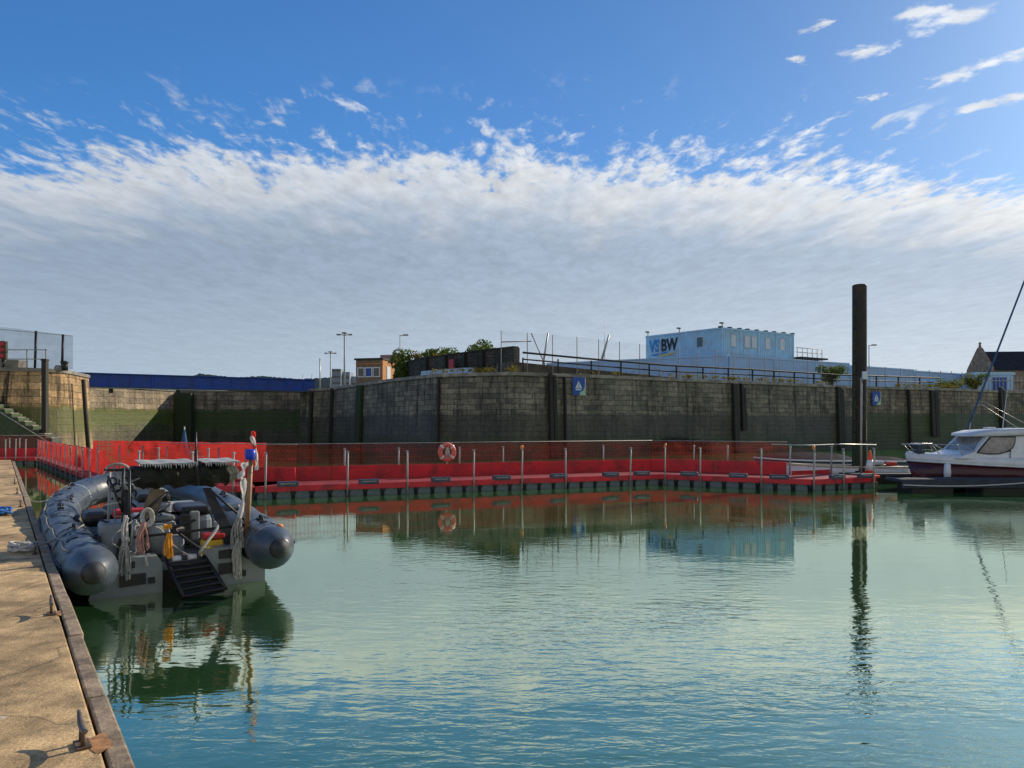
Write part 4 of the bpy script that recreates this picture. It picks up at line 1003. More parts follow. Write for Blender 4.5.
MB().tube([(0, .05, .25), (0, .05, -.8)], .02, 6).build('holder', K['galv'], lb)

# traffic cone
e3 = (Vector(N3) - Vector(N2)).normalized(); nn = Vector((-e3.y, e3.x)); p = Vector(N2) + e3 * lx3(870, .3) + nn * .3
tcn = thing('traffic_cone', 'orange traffic cone with white band on the walkway end', 'traffic cone', (p.x, p.y, .32), .2)
MB().box((0, 0, .04), (.44, .44, .08), bev=.02).build('base', K['cone'], tcn)
MB().lathe([(.175, .08), (.03, .88), (.02, .90)], n=20).build('cone_body', K['cone'], tcn)
MB().lathe([(.154, .235), (.09, .58)], n=20).build('reflective_sleeve', K['cone_w'], tcn)

# steel pile
pl = thing('steel_pile', 'very tall black steel pile rising behind the walkway end', 'pile', (pxX(859.5, 27.2), 27.2, 0))
MB().lathe([(.25, -3), (.25, 7.14), (.245, 7.2), (.2, 7.22)], n=28).build('shaft', K['pile'], pl)
m = MB()
for k in range(16): m.box((-.235 + (k % 2) * .02, -.1, -.1 + k * .42), (.06, .1, .36), bev=.02)
m.build('rubbing_strip', K['weed_timber'], pl)
m = MB(); rw = random.Random(9); rings = []
for k in range(14):
    z = -.2 + k * .12; rings.append([((.256 + rw.random() * .02 * (1 - k / 14)) * math.cos(2 * PI * j / 26), (.256 + rw.random() * .02 * (1 - k / 14)) * math.sin(2 * PI * j / 26), z + (rw.random() * .14 if k == 13 else 0)) for j in range(26)])
m.loft(rings, cap=False).build('weed_band', K['weed_timber'], pl)
MB().lathe([(.34, .15), (.34, .4)], n=20).build('pile_collar', K['timber_dark'], pl)
r = thing('sign_pole', 'slender grey pole with small white box in front of the pile', 'pole', (pxX(861.2, 24.75), 24.75, .3))
MB().tube([(0, 0, 0), (0, 0, 3.35)], .035, 8).build('pole', K['galv_dull'], r); MB().box((.09, -.05, 3.42), (.15, .1, .26), bev=.015).build('white_box', K['sign_white'], r)

# ================================================================== SMALL BOATS BEHIND THE WALKWAY
def lowboat(name, label, x0, x1, Y, zs, hullmat, topmat, beam=1.6, rz=0, cover=None, z0=-.2, flip=False, covz=.25):
    r = thing(name, label, 'boat', (x0, Y, 0), rz); L = x1 - x0
    st = [(0, .04, 1.10), (.06, .22, 1.07), (.2, .62, 1.0), (.45, .95, .94), (.75, 1.0, .92), (1, .92, .94)]
    def ring(t, b, k, a=0): 
        x = L * (1 - t) if flip else L * t; h = zs * k; hb = b * beam / 2
        return [(x, -hb, h), (x, -hb * .97, h * .45), (x, -hb * .5, z0 * .6), (x, 0, z0), (x, hb * .5, z0 * .6), (x, hb * .97, h * .45), (x, hb, h)]
    MB().loft([ring(*s) for s in st], closed=True, cap=True).build('hull', K[hullmat], r)
    g = MB()
    for sgn in (-1, 1): g.tube([((L * (1 - t) if flip else L * t), sgn * b * beam / 2, zs * k + .01) for t, b, k in st], .035, 6)
    g.build('gunwale', K[topmat], r)
    if cover:
        vs = [[((L * (1 - t) if flip else L * t), -b * beam / 2 * .97, zs * k + .02), ((L * (1 - t) if flip else L * t), 0, zs * k + covz * (1 - abs(2 * t - 1) ** 3)), ((L * (1 - t) if flip else L * t), b * beam / 2 * .97, zs * k + .02)] for t, b, k in st]
        MB().loft(vs, closed=False, cap=False).build('cover', K[cover], r)
    return r
b1 = lowboat('open_boat', 'low white boat moored right behind the walkway end', 10.2, 14.6, 27.6, .56, 'white', 'cream', 1.3, cover='cover', covz=.06)
b2 = lowboat('open_boat', 'long dark boat under a purple-grey cover left of the pile', 10.2, 14.8, 31.2, .62, 'boatblue', 'white', 1.7, cover='cover', covz=.35)
b3 = lowboat('open_boat', 'small white dinghy behind the pile', 14.6, 17.2, 32.0, .55, 'boatblue', 'white', 1.4, cover='cover', covz=.2)
MB().box((3.9, -.1, .62), (.3, .3, .16), bev=.04).build('red_bag', K['redp'], b1)
MB().box((3.4, 0, .66), (.4, .4, .14), bev=.04).build('white_locker', K['white'], b1)
b4 = lowboat('sailing_dinghy', 'small white dinghy with furled blue sail behind the boat canopy', pxX(172, 30), pxX(222, 30), 30, .55, 'white', 'galv', 1.2)
MB().tube([(.5, 0, .3), (.5, 0, 2.0)], .03, 6).build('mast', K['galv'], b4)
MB().lathe([(.18, .8), (.14, 1.2), (.06, 1.75), (.02, 1.9)], (.5, 0, 0), n=10).build('furled_sail', K['sail_blue'], b4)
MB().box((1.5, 0, .75), (.9, .3, .12), bev=.04).tube([(.5, 0, 1.0), (1.9, 0, .95)], .03, 6).build('boom', K['white'], b4)

# ================================================================== FINGER PONTOON AND CABIN CRUISER
r = thing('finger_pontoon', 'dark timber finger pontoon in front of the cabin cruiser', 'pontoon', (11.9, 22.6, 0), rad(1))
MB().box((4.2, .5, .36), (8.4, 1.0, .07), bev=.01).build('deck', K['pontoon'], r); MB().box((4.2, .0, .24), (8.4, .06, .2), bev=.01).build('waling', K['pontoon'], r)
for x in (1.0, 3.2, 5.4, 7.6): MB().box((x, .5, .08), (1.3, .9, .4), bev=.05).build('float_block', K['timber_dark'] if x != 5.4 else K['boatblue'], r)
m = MB()
for k in range(60): m.box((.07 + k * .14, .5, .40), (.125, .98, .02))
m.build('deck_boards', K['pontoon'], r)
r2 = thing('finger_pontoon', 'second dark pontoon arm behind the cruiser reaching to the walkway end', 'pontoon', (11.9, 26.1, 0), rad(1))
MB().box((5, .4, .3), (10, .8, .08), bev=.01).build('deck', K['pontoon'], r2); MB().box((5, .4, .05), (9.8, .7, .4)).build('float_block', K['timber_dark'], r2)
tag(MB().tube(drape((11.9, 22.5, .25), (16.9, 22.5, .46), .12, 14), .02, 5).build('mooring_rope', K['rope_w']), 'pale mooring rope strung along the finger pontoon', 'rope')

cr = thing('cabin_cruiser', 'white cabin cruiser with burgundy hull moored at the right edge', 'boat', (13.2, 24.75, 0), rad(-1.5))
ST = [(0, .03, 1.10, .86), (.12, .22, 1.09, .85), (.5, .55, 1.07, .83), (1.1, .85, 1.04, .80), (2.0, 1.08, 1.01, .75), (3.3, 1.2, .97, .69), (5, 1.22, .93, .64), (7, 1.15, .9, .62)]
MB().loft([[(x, -b, k), (x + (.25 if i < 2 else 0), -b * .9, .2), (x + (.5 if i < 2 else 0), 0, -.25), (x + (.25 if i < 2 else 0), b * .9, .2), (x, b, k)] for i, (x, b, z, k) in enumerate(ST)]).build('hull', K['burgundy'], cr)
MB().loft([[(x, -b * 1.0, k + .004), (x - .03, -b * 1.02, (k + z) / 2), (x - .04, -b * .99, z), (x, -b * .8, z + .03 + .03), (x + .0, 0, z + .09), (x, b * .8, z + .06), (x - .04, b * .99, z), (x, b, k + .004)] for x, b, z, k in ST]).build('topsides', K['white'], cr)
m = MB()
for sgn in (-1, 1): m.tube([(x, sgn * b * 1.02, k + .03) for x, b, z, k in ST], .028, 6)
m.build('rubbing_strake', K['white'], cr)
def cab(prof, hw_b, hw_t, zb, zt):
    vs = []
    for sgn in (-1, 1):
        for x, z in prof: t = (z - zb) / (zt - zb); vs.append((x, sgn * (hw_b + (hw_t - hw_b) * t), z))
    n = len(prof); fs = [tuple(range(n)), tuple(range(n, 2 * n))[::-1]] + [(i, n + i, n + (i + 1) % n, (i + 1) % n) for i in range(n)]
    return MB().raw(vs, fs)
prof = [(.8, 1.0), (1.42, 1.22), (1.60, 1.42), (1.86, 1.70), (6.0, 1.72), (6.0, .9)]
cab(prof, 1.02, .86, .95, 1.72).build('cabin', K['white'], cr)
MB().loft([[(x, -w_, z), (x, -w_ * .96, z + h), (x, 0, z + h + .03), (x, w_ * .96, z + h), (x, w_, z), (x, 0, z - .02)] for x, w_, z, h in ((1.50, .55, 1.70, .03), (1.62, .80, 1.70, .09), (2.1, .94, 1.71, .18), (3.0, .98, 1.75, .19), (6.1, .96, 1.75, .17))]).build('roof', K['white'], cr)
MB().box((2.5, .1, 1.97), (.3, .2, .05), bev=.02).build('roof_hatch', K['white'], cr)
def side_panel(poly, off, mt, nm, par, th=.02):
    """polygon (x,z) laid on the cabin side"""
    vs = []
    for o_ in (off, off + th):
        for x, z in poly: t = (z - .95) / .77; vs.append((x, -(1.02 - .16 * t) - o_, z))
    n = len(poly); return MB().raw(vs, [tuple(range(n)), tuple(range(n, 2 * n))[::-1]] + [(i, (i + 1) % n, n + (i + 1) % n, n + i) for i in range(n)]).build(nm, K[mt], par)
K['cabglass'] = mat('tinted_screen', (.26, .24, .21), .08, var=.35, sc=3, spec=.7, dirt=(.10, .09, .08), dsc=4)
ws = side_panel([(1.44, 1.17), (1.50, 1.26), (1.92, 1.70), (2.74, 1.70), (2.70, 1.50), (2.60, 1.32), (2.42, 1.20), (2.15, 1.13), (1.8, 1.12)], .004, 'black', 'window', cr)
side_panel([(1.52, 1.185), (1.56, 1.26), (1.95, 1.665), (2.70, 1.665), (2.66, 1.50), (2.565, 1.34), (2.40, 1.235), (2.15, 1.165), (1.8, 1.16)], .026, 'cabglass', 'pane', ws, .006)
fw = MB().raw([(1.62, -.70, 1.45), (1.62, .70, 1.45), (1.86, .66, 1.69), (1.86, -.66, 1.69), (1.44, .80, 1.24), (1.44, -.80, 1.24)], [(0, 1, 2, 3), (0, 5, 4, 1)]).build('windscreen', K['cabglass'], cr); fw.location = (-.02, 0, .015)
fr = side_panel([(2.98, 1.05), (4.9, 1.05), (4.9, 1.71), (4.2, 1.71), (3.1, 1.67), (3.0, 1.5)], .004, 'cream', 'window', cr)
for a, b_, c_ in ((3.06, 3.24, 1.60), (3.31, 3.52, 1.62), (3.66, 4.8, 1.68)): side_panel([(a, 1.12), (b_, 1.12), (b_, c_), (a, c_ - .03)], .026, 'glass', 'pane', fr, .006)
m = MB()
for sgn in (-1, 1):
    m.tube([(-.12, sgn * .12, 1.42), (.5, sgn * .5, 1.44), (1.3, sgn * .85, 1.42), (1.75, sgn * .95, 1.20)], .015, 6)
    for (x, y, xb) in ((-.05, .15, .3), (.55, .52, .8), (1.2, .82, 1.35)): m.tube([(x, sgn * y, 1.43), (xb, sgn * (y + .05), 1.08)], .013, 6)
m.tube([(-.12, -.12, 1.42), (-.18, 0, 1.42), (-.12, .12, 1.42)], .015, 6); m.tube([(-.05, -.15, 1.25), (.6, -.55, 1.25)], .01, 6)
m.build('bow_rail', K['galv'], cr)
MB().box((.30, -.2, 1.27), (.26, .36, .30), bev=.05).build('bow_bag', K['boatblue'], cr); MB().box((.28, -.2, 1.44), (.28, .36, .05), bev=.02).build('bag_lid', K['white'], cr)
MB().tube([(2.74, -.2, 1.9), (2.9, -.2, 3.2)], [.014, .006], 6).build('aerial', K['white'], cr); MB().tube([(1.95, .3, 1.85), (2.0, .3, 2.15)], .012, 6).build('aerial', K['galv'], cr)
MB().tube([(3.6, -.3, 1.9), (3.6, -.3, 2.1)], .02, 6).lathe([(.03, 0), (.065, .05), (.03, .12)], (3.6, -.3, 2.1), n=12).build('masthead_light', K['white'], cr)
MB().lathe([(.09, -.25), (.11, 0), (.09, .25), (.03, .3)], (.8, -.98, .55), n=14).build('fender', K['white'], cr)
MB().box((2.75, -1.03, 1.06), (.02, .012, .30)).box((2.74, -1.045, 1.24), (.06, .02, .05)).build('deck_fitting', K['black'], cr)

for o_ in cr.children:
    if o_.name.split('.')[0] in ('cabin', 'roof', 'window', 'windscreen', 'roof_hatch', 'aerial', 'masthead_light'): o_.location.x += .28

# yacht behind, mostly out of the picture: furled headsail runs up to the right
ya = thing('sailing_yacht', 'sailing yacht behind the cruiser with blue furled headsail leaning right', 'boat', (17.75, 29.2, 0), 0)
YS = [(0, .03, 1.25), (.3, .3, 1.22), (1.2, .8, 1.15), (3, 1.3, 1.05), (6, 1.4, 1.0), (9, 1.1, 1.05)]
MB().loft([[(x, -b, z), (x + .1, -b * .9, .3), (x + .3, 0, -.5), (x + .1, b * .9, .3), (x, b, z)] for x, b, z in YS]).build('hull', K['white'], ya)
MB().loft([[(x, -b * .98, z + .01), (x, 0, z + .05), (x, b * .98, z + .01)] for x, b, z in YS], closed=False, cap=False).build('deck', K['cream'], ya)
p0 = P(967, 430, 29.2) - Vector(ya.location); p1 = P(1024, 282, 29.2) - Vector(ya.location); d = p1 - p0
MB().tube([p0 - d * .11, p0], .012, 6).tube([p0, p0 + d * .1, p0 + d * 1.45], [.02, .04, .03], 8).tube([p0 + d * 1.45, p0 + d * 1.62], .012, 6).build('furled_headsail', K['sail_blue'], ya)
top = p0 + d * 1.62; MB().tube([(top.x + .1, 0, 1.0), (top.x + .1, 0, top.z + .2)], .08, 10).build('mast', K['galv'], ya)
MB().tube([(.1, 0, 1.25), (-.05, 0, 1.85), (.9, -.6, 1.8), (.9, -.6, 1.2)], .015, 6).tube([(-.05, 0, 1.85), (.9, .6, 1.8), (.9, .6, 1.2)], .015, 6).build('pulpit', K['galv'], ya)
q0 = P(981, 404, 29.2) - Vector(ya.location); q1 = P(1024, 432, 29.2) - Vector(ya.location)
MB().tube([q0, q1], .012, 5).tube([q0 + Vector((.1, 0, .1)), q1 + Vector((.4, 0, .15))], .010, 5).build('rigging_line', K['galv'], ya)

# ================================================================== THE INFLATABLE BOAT
RF = Vector((-.54, .84)).normalized(); RS = Vector((RF.y, -RF.x)); RO = Vector((-3.68, 8.75)); RA = math.atan2(RS.y, RS.x)
rib = thing('inflatable_boat', 'worn grey rigid inflatable boat with tattered black canopy beside the quay', 'inflatable boat', (RO.x, RO.y, 0), RA)
rib.rotation_euler = (0, 0, RA)
FO = .85
def rl(px_, py_, F):
    F = F + FO
    d = Vector(((px_ - 512) / 740, 1.0)); t = (F + RF.dot(RO)) / RF.dot(d); w_ = d * t; z = 2.1 - (py_ - 424) / 740 * t
    q = w_ - RO; return Vector((RS.dot(q), F, z))
def cr_spline(pts, n=6):
    pts = [Vector(p) for p in pts]; out = []
    for i in range(len(pts) - 1):
        a = pts[max(0, i - 1)]; b = pts[i]; c_ = pts[i + 1]; d = pts[min(len(pts) - 1, i + 2)]
        for k in range(n): t = k / n; out.append(.5 * ((2 * b) + (-a + c_) * t + (2 * a - 5 * b + 4 * c_ - d) * t * t + (-a + 3 * b - 3 * c_ + d) * t ** 3))
    return out + [pts[-1]]
half = [(-1.12, .36, .43), (-1.17, 1.2, .45), (-1.24, 2.6, .43), (-1.30, 4.2, .45), (-1.28, 5.6, .52), (-1.12, 6.8, .62), (-.72, 7.75, .74), (0, 8.15, .82)]
path = cr_spline(half + [(-x - (.24 * max(0, 1 - y / 4.5)), y, z + .09 * (1 - y / 8.2)) for x, y, z in half[:-1]][::-1], 8)
rnd = random.Random(2)
rads = []
for i, p in enumerate(path):
    t = i / (len(path) - 1); crs = .0
    if t < .42: crs = -.012 * max(0, math.sin(i * 1.05)) ** 4 * 1.6
    rads.append(.285 + crs)
def bigtube(pts, rs, n=28, name='inflatable_tube', mt='hyp', wr=.014):
    m = MB(); up = Vector((0, 0, 1)); rings = []
    for i, p in enumerate(pts):
        t = (pts[min(i + 1, len(pts) - 1)] - pts[max(i - 1, 0)]).normalized(); a = t.cross(up).normalized(); b = a.cross(t).normalized()
        rings.append([p + (a * math.cos(2 * PI * k / n) + b * math.sin(2 * PI * k / n)) * (rs[i] + wr * math.sin(k * 3.1 + i * .9) * math.sin(i * .37 + k * .5)) for k in range(n)])
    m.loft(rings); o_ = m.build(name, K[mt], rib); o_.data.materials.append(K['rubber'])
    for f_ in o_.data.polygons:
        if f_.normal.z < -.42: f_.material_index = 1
    return o_
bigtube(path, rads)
def cone_end(P0, dirv):
    dirv = Vector(dirv).normalized(); a = dirv.cross(Vector((0, 0, 1))).normalized(); b = a.cross(dirv).normalized(); rings = []
    prof = [(0, .288), (.12, .276), (.24, .245), (.36, .195), (.45, .14), (.50, .10)]
    def rg(d, r, c=24): ctr = P0 + dirv * d + Vector((0, 0, .10 * d)); return [ctr + (a * math.cos(2 * PI * k / c) + b * math.sin(2 * PI * k / c)) * r for k in range(c)]
    MB().loft([rg(d, r) for d, r in prof]).build('cone_end', K['hyp'], rib)
    MB().loft([rg(d, r) for d, r in ((.475, .125), (.51, .098), (.55, .055), (.56, .02))]).build('end_cap', K['cap'], rib)
cone_end(path[0].copy(), (.02, -1, 0)); cone_end(path[-1].copy(), (-.02, -1, 0))
# painted shade stripes, straps and grab handles on the tube
def on_tube(i, ang, out=0.0):
    p = path[i]; t = (path[min(i + 1, len(path) - 1)] - path[max(i - 1, 0)]).normalized(); a = t.cross(Vector((0, 0, 1))).normalized(); b = a.cross(t).normalized()
    return p + (a * math.cos(ang) + b * math.sin(ang)) * (rads[i] + out), t, (a * math.cos(ang) + b * math.sin(ang))
def handle(i, ang, ln=.16, mt='rubber'):
    p, t, n = on_tube(i, ang, .0)
    pts = [p - t * ln, p - t * ln * .8 + n * .05, p + n * .065, p + t * ln * .8 + n * .05, p + t * ln]
    MB().tube(cr_spline(pts, 4), .016, 6).box(p - t * ln, (.09, .09, .03), bev=.01).box(p + t * ln, (.09, .09, .03), bev=.01).build('grab_handle', K[mt], rib)
nP = len(path)
for i in (6, 13, 20, 27, 34, 41): handle(i, PI * .5 if i % 2 else PI * .35)
for i in (5, 16, 28): handle(nP - 1 - i, PI * .45)
def strap(i, a0, a1, w_=.05, mt='rubber', nm='tube_strap', th=.006, skew=0.0):
    m = MB(); n = 12; pr_ = []
    for k in range(n + 1):
        ang = a0 + (a1 - a0) * k / n; p, t, nrm = on_tube(i, ang, th); sh = t * (skew * (k / n - .5))
        pr_.append((p - t * w_ + sh, p + t * w_ + sh))
    for k in range(n): m.face([pr_[k][0], pr_[k][1], pr_[k + 1][1], pr_[k + 1][0]], smooth=True)
    m.build(nm, K[mt], rib, recalc=False)
K['hyp_d'] = mat('dark_tube_patch_shade', (.035, .042, .055), .45, var=.3, sc=5)
K['hyp_l'] = mat('pale_tube_seam', (.34, .38, .42), .4, var=.1)
for i, a0, a1, w_, sk in ((9, .15, .62, .06, .3), (14, .2, .75, .05, -.3), (17, .25, .6, .09, .2), (21, .15, .7, .05, .5), (25, .3, .8, .06, -.2), (29, .2, .7, .05, .3), (11, .35, .95, .05, -.4), (19, .45, .92, .07, .3), (23, .30, .95, .04, -.2), (15, .1, .45, .08, .1), (32, .25, .6, .06, -.2)):
    strap(i, PI * a0, PI * a1, w_, 'hyp_d', 'tube_tone_stripe', skew=sk)  # mottled shade and net reflections on the tube, painted as dark stripes
for i in (34, 43): strap(i, 0, PI, .02, 'hyp_l', 'tube_seam')
for i in (7,): strap(nP - 1 - i, 0, PI, .02, 'hyp_d', 'tube_seam')
strap(nP - 3, PI * .56, PI * .80, .05, 'hyp_l', 'tube_tone_stripe', skew=.2); 
p, t, n = on_tube(nP - 2, PI * .62, .01); MB().lathe([(.045, 0), (.04, .02), (.015, .025)], n=12, mat=Matrix.Translation(p - t * -.12) @ n.to_track_quat('Z', 'Y').to_matrix().to_4x4()).build('valve', K['orange'], rib)
for sgn in (0, 1):                                   # rubbing strakes
    ids = range(0, nP // 2) if sgn == 0 else range(nP // 2, nP)
    MB().tube([on_tube(i, PI - .12 if True else 0, .01)[0] for i in ids], .022, 6).build('rubbing_strake', K['rubber'], rib)
for i in (3, 10, 18, 26, 33, 40, 46):
    strap(i, -PI * .05, PI * 1.05, .010, 'hyp_l' if i % 2 else 'hyp_d', 'tube_seam', th=.004)
for i in (3, 13, 20, 30): strap(nP - 1 - i, -PI * .05, PI * 1.05, .010, 'hyp_d', 'tube_seam', th=.004)
for lo, hi, an in ((2, 46, .74), (nP - 34, nP - 3, .40)):          # lifelines drooping between patches
    m = MB(); pts = []
    for i in range(lo, hi): pts.append(on_tube(i, PI * (an if lo < 10 else 1 - an + .3) + .10 * abs(math.sin((i - lo) * PI / 7)), .02)[0])
    m.tube(pts, .009, 5).build('lifeline', K['rope_g'], rib)
for i, an in ((8, .55), (24, .62), (36, .5)): strap(i, PI * an, PI * (an + .16), .10, 'hyp_d', 'glued_patch', th=.008)
for i, an in ((8, .5), (22, .6)): strap(nP - 1 - i, PI * an, PI * (an + .16), .09, 'hyp_d', 'glued_patch', th=.008)
# hull
HS = [(1.0, .90, .34, -.42), (2, 1.0, .36, -.42), (4.5, 1.0, .38, -.40), (6.3, .75, .45, -.25), (7.4, .35, .6, .1), (7.95, .06, .7, .4)]
MB().loft([[(-b, y, z), (-b * .92, y, z * .2 - .02), (0, y, k), (b * .92, y, z * .2 - .02), (b, y, z)] for y, b, z, k in HS]).build('hull', K['ripgrey'], rib)
MB().loft([[(-b * .9, y, z + .01), (b * .9, y, z + .01), (b * .9, y, z + .03), (-b * .9, y, z + .03)] for y, b, z, k in HS]).build('deck', mat('deck_grey', (.10, .11, .11), .8, var=.3), rib)
def panel(pix, F, th, nm, mt, par=rib):
    ps = [rl(a, b, F) for a, b in pix]; MB().slab([(p.x, p.z) for p in ps], F + FO, F + FO + th).build(nm, K[mt], par)
panel([(84, 612), (90, 596), (113, 580), (121, 566), (128, 558), (157.7, 556), (162.5, 563), (162.5, 612)], -.06, .30, 'transom_panel', 'ripgrey')
panel([(203, 549), (237, 546), (243, 557), (265, 566), (265, 600), (214, 606), (207.5, 563)], -.06, .30, 'transom_panel', 'ripgrey')
panel([(160, 572), (212, 566), (212, 612), (160, 616)], .05, .25, 'transom_panel', 'timber_dark')
for pix in ([(119.6, 576), (146, 573), (146, 584), (119.6, 588)], [(148, 578), (155, 577), (155, 583), (148, 584)], [(129, 562), (135, 561.5), (135, 568), (129, 569)],
            [(219, 551), (232, 549), (232, 558), (219, 559)], [(219, 564), (232, 562.5), (232, 573), (219, 575)], [(240, 571), (246, 570), (246, 576), (240, 577)]):
    panel(pix, -.085, .02, 'transom_recess', 'black')
# inboard clutter: engine casing, seats, console
def bx(nm, c, d, mt, bev=.04, par=rib, rz=0): c = c if isinstance(c, Vector) else (c[0], c[1] + .80, c[2]); return MB().box(c, d, bev=bev, rz=rz).build(nm, K[mt], par)
eb = bx('engine_casing', (-.28, 1.15, .58), (.52, .75, .42), 'seat', .08)
bx('casing_lid', (-.28, 1.15, .82), (.48, .68, .07), 'ripgrey', .03, eb)
bx('jockey_seat', (.25, 1.35, .60), (.42, .85, .46), 'seat', .08); bx('seat_cushion', (.25, 1.35, .88), (.40, .80, .13), 'black', .05)
bx('jockey_seat', (.60, .8, .52), (.3, .5, .28), 'seat', .06); bx('seat_bracket', (.20, .80, .70), (.12, .10, .40), 'ripgrey', .02)
bx('seat_post', (.08, .75, .66), (.13, .08, .42), 'black', .02)
bx('jockey_seat', (-.1, 2.9, .66), (.5, .9, .5), 'seat', .08); bx('seat_cushion', (-.1, 2.9, .95), (.46, .85, .14), 'black', .05)
cs = bx('steering_console', (-.2, 4.1, .72), (.75, .6, .75), 'ripgrey', .08); bx('screen', (-.2, 4.25, 1.18), (.66, .05, .26), 'seeglass', .01, cs)
MB().tube([(-.2 + .17 * math.cos(a), 4.54, .98 + .17 * math.sin(a)) for a in [2 * PI * k / 16 for k in range(17)]], .015, 6, cap=False).build('steering_wheel', K['black'], cs)
bx('storage_box', (.35, 3.2, .6), (.6, .6, .4), 'ripgrey', .06); bx('storage_box', (-.75, .5, .62), (.45, .5, .5), 'seat', .06); bx('storage_box', (-.15, .45, .50), (.3, .35, .3), 'seat', .08)
MB().lathe([(.14, 0), (.15, .25), (.12, .36), (.05, .38)], (-.30, 1.25, .42), n=18).build('white_drum', K['ripgrey'], rib)
bx('red_bag', (-.45, 2.1, .78), (.5, .25, .14), 'redp', .04); bx('bow_locker', (.1, 5.6, .68), (.8, .7, .35), 'ripgrey', .08)
bx('dark_bundle', (-.9, 2.4, .72), (.35, .7, .22), 'black', .09)
rnd = random.Random(44)
for k in range(14):                                   # loose hoses and cables about the cockpit
    x_, y_ = rnd.uniform(-.8, .7), rnd.uniform(.8, 3.4); a_ = Vector((x_, y_, rnd.uniform(.75, 1.0)))
    pts = [a_, a_ + Vector((rnd.uniform(-.2, .2), rnd.uniform(-.2, .2), rnd.uniform(-.1, .15))), a_ + Vector((rnd.uniform(-.35, .35), rnd.uniform(-.3, .3), rnd.uniform(-.35, -.1))), a_ + Vector((rnd.uniform(-.5, .5), rnd.uniform(-.3, .5), -.45))]
    MB().tube(cr_spline(pts, 5), rnd.choice((.010, .014, .020)), 6).build('cable', K[rnd.choice(('black', 'black', 'rope_g', 'galv_dull'))], rib)
for k in range(9):
    x_, y_ = rnd.uniform(-.85, .8), rnd.uniform(.5, 2.8); s3 = (rnd.uniform(.10, .28), rnd.uniform(.10, .3), rnd.uniform(.08, .22))
    bx('gear_bag', (x_, y_, .50 + rnd.uniform(.1, .4)), s3, rnd.choice(('black', 'black', 'seat', 'hyp', 'canvas')), .04, rib, rnd.uniform(0, 1.5))
# canopy on the stern arch
c0 = rl(140, 462, .45); c1 = rl(243, 462, .45); x0, x1 = c0.x, c1.x; zt_ = c0.z
rings = []; rnd = random.Random(12)
for k in range(25):
    t = k / 24; x = x0 - .12 + (x1 - x0 + .12) * t; e_ = .35 + .65 * min(1, min(t, 1 - t) * 7) ** .5; s_ = .02 * math.sin(k * 1.7)
    cx_, cz = .80 + FO, zt_ - .19 + .012 * math.sin(k); rr = []
    for j in range(14):
        a = 2 * PI * j / 14; ry = .38 * e_ * (1 + rnd.uniform(-.07, .07)); rz_ = .135 * e_ * (1 + rnd.uniform(-.10, .10))
        rr.append((x, cx_ + ry * math.cos(a), cz + s_ + rz_ * max(-1.15, min(.95, math.sin(a) * 1.3)) + (rnd.uniform(-.03, .0) if math.sin(a) < -.5 else 0)))
    rings.append(rr)
can = MB().loft(rings, smooth=False).build('canopy', K['canvas'], rib)
m = MB(); n = 40
for k in range(n):                                   # pale weathered top sheet with ragged stern fringe
    xa = x0 + (x1 - x0 - .05) * k / n; xb = x0 + (x1 - x0 - .05) * (k + 1) / n; z = zt_ - .022 + .005 * math.sin(k * .7)
    if abs(k - 23) < 2: continue
    fr_ = .03 + .05 * rnd.random(); z2 = zt_ - .022 + .005 * math.sin((k + 1) * .7)
    m.face([(xa, 1.21, z), (xb, 1.21, z2), (xb, 1.97, z2 + .02), (xa, 1.97, z + .02)])
    m.face([(xa, 1.21, z), (xb, 1.21, z2), ((xa + xb) / 2 + .004, 1.20, z - fr_)])
    m.face([(xa, 1.21, z - .012), (xb, 1.21, z2 - .012), (xb, 1.97, z2 + .006), (xa, 1.97, z + .006)])
m.build('top_sheet', K['canvas_top'], can, recalc=False)
def bar(a, b, r_, nm='arch_strut', mt='black', F0=.3, F1=None, n=8):
    MB().tube([rl(*a, F0), rl(*b, F1 if F1 is not None else F0)], r_, n).build(nm, K[mt], rib)
sB = MB(); pA = rl(207, 488, .45); pB = rl(236, 546, .1)
MB().loft([[pA + Vector((-.05, 0, 0)), pA + Vector((.05, 0, 0)), pA + Vector((.05, .05, 0)), pA + Vector((-.05, .05, 0))], [pB + Vector((-.12, 0, 0)), pB + Vector((.07, 0, 0)), pB + Vector((.07, .06, 0)), pB + Vector((-.12, .06, 0))]], smooth=False).build('arch_leg', K['black'], rib)
pA = rl(130, 486, .45); pB = rl(122, 560, .1)
MB().loft([[pA + Vector((-.04, 0, 0)), pA + Vector((.04, 0, 0)), pA + Vector((.04, .05, 0)), pA + Vector((-.04, .05, 0))], [pB + Vector((-.07, 0, 0)), pB + Vector((.06, 0, 0)), pB + Vector((.06, .06, 0)), pB + Vector((-.07, .06, 0))]], smooth=False).build('arch_leg', K['black'], rib)
bar((210, 490), (246, 521), .016); bar((168, 492), (133, 520), .02); bar((134, 537.5), (244, 525), .017, 'stern_rail', F0=-.02)
bar((129.5, 470), (129.5, 545), .016, F0=.2); bar((123.5, 468), (122, 512), .018, F0=.3); bar((110, 472), (107, 550), .014, mt='galv_dull', F0=.5)
bar((114, 466), (116, 545), .013, mt='galv_dull', F0=.6); bar((134, 520), (130, 545), .012, mt='galv', F0=.0)
bar((104, 470), (140, 470), .018, mt='black', F0=.6); bar((110, 490), (140, 478), .013, mt='galv_dull', F0=.5); bar((105, 505), (133, 500), .013, mt='galv_dull', F0=.4)
bar((118, 475), (134, 498), .012, mt='galv_dull', F0=.4); bar((108, 476), (126, 520), .014, mt='black', F0=.4); bar((100, 520), (130, 530), .014, mt='black', F0=.3)
bar((196, 468), (196, 432), .013, 'aerial', F0=.8); bar((196, 450), (197, 484), .022, 'aerial_mount', F0=.42); 
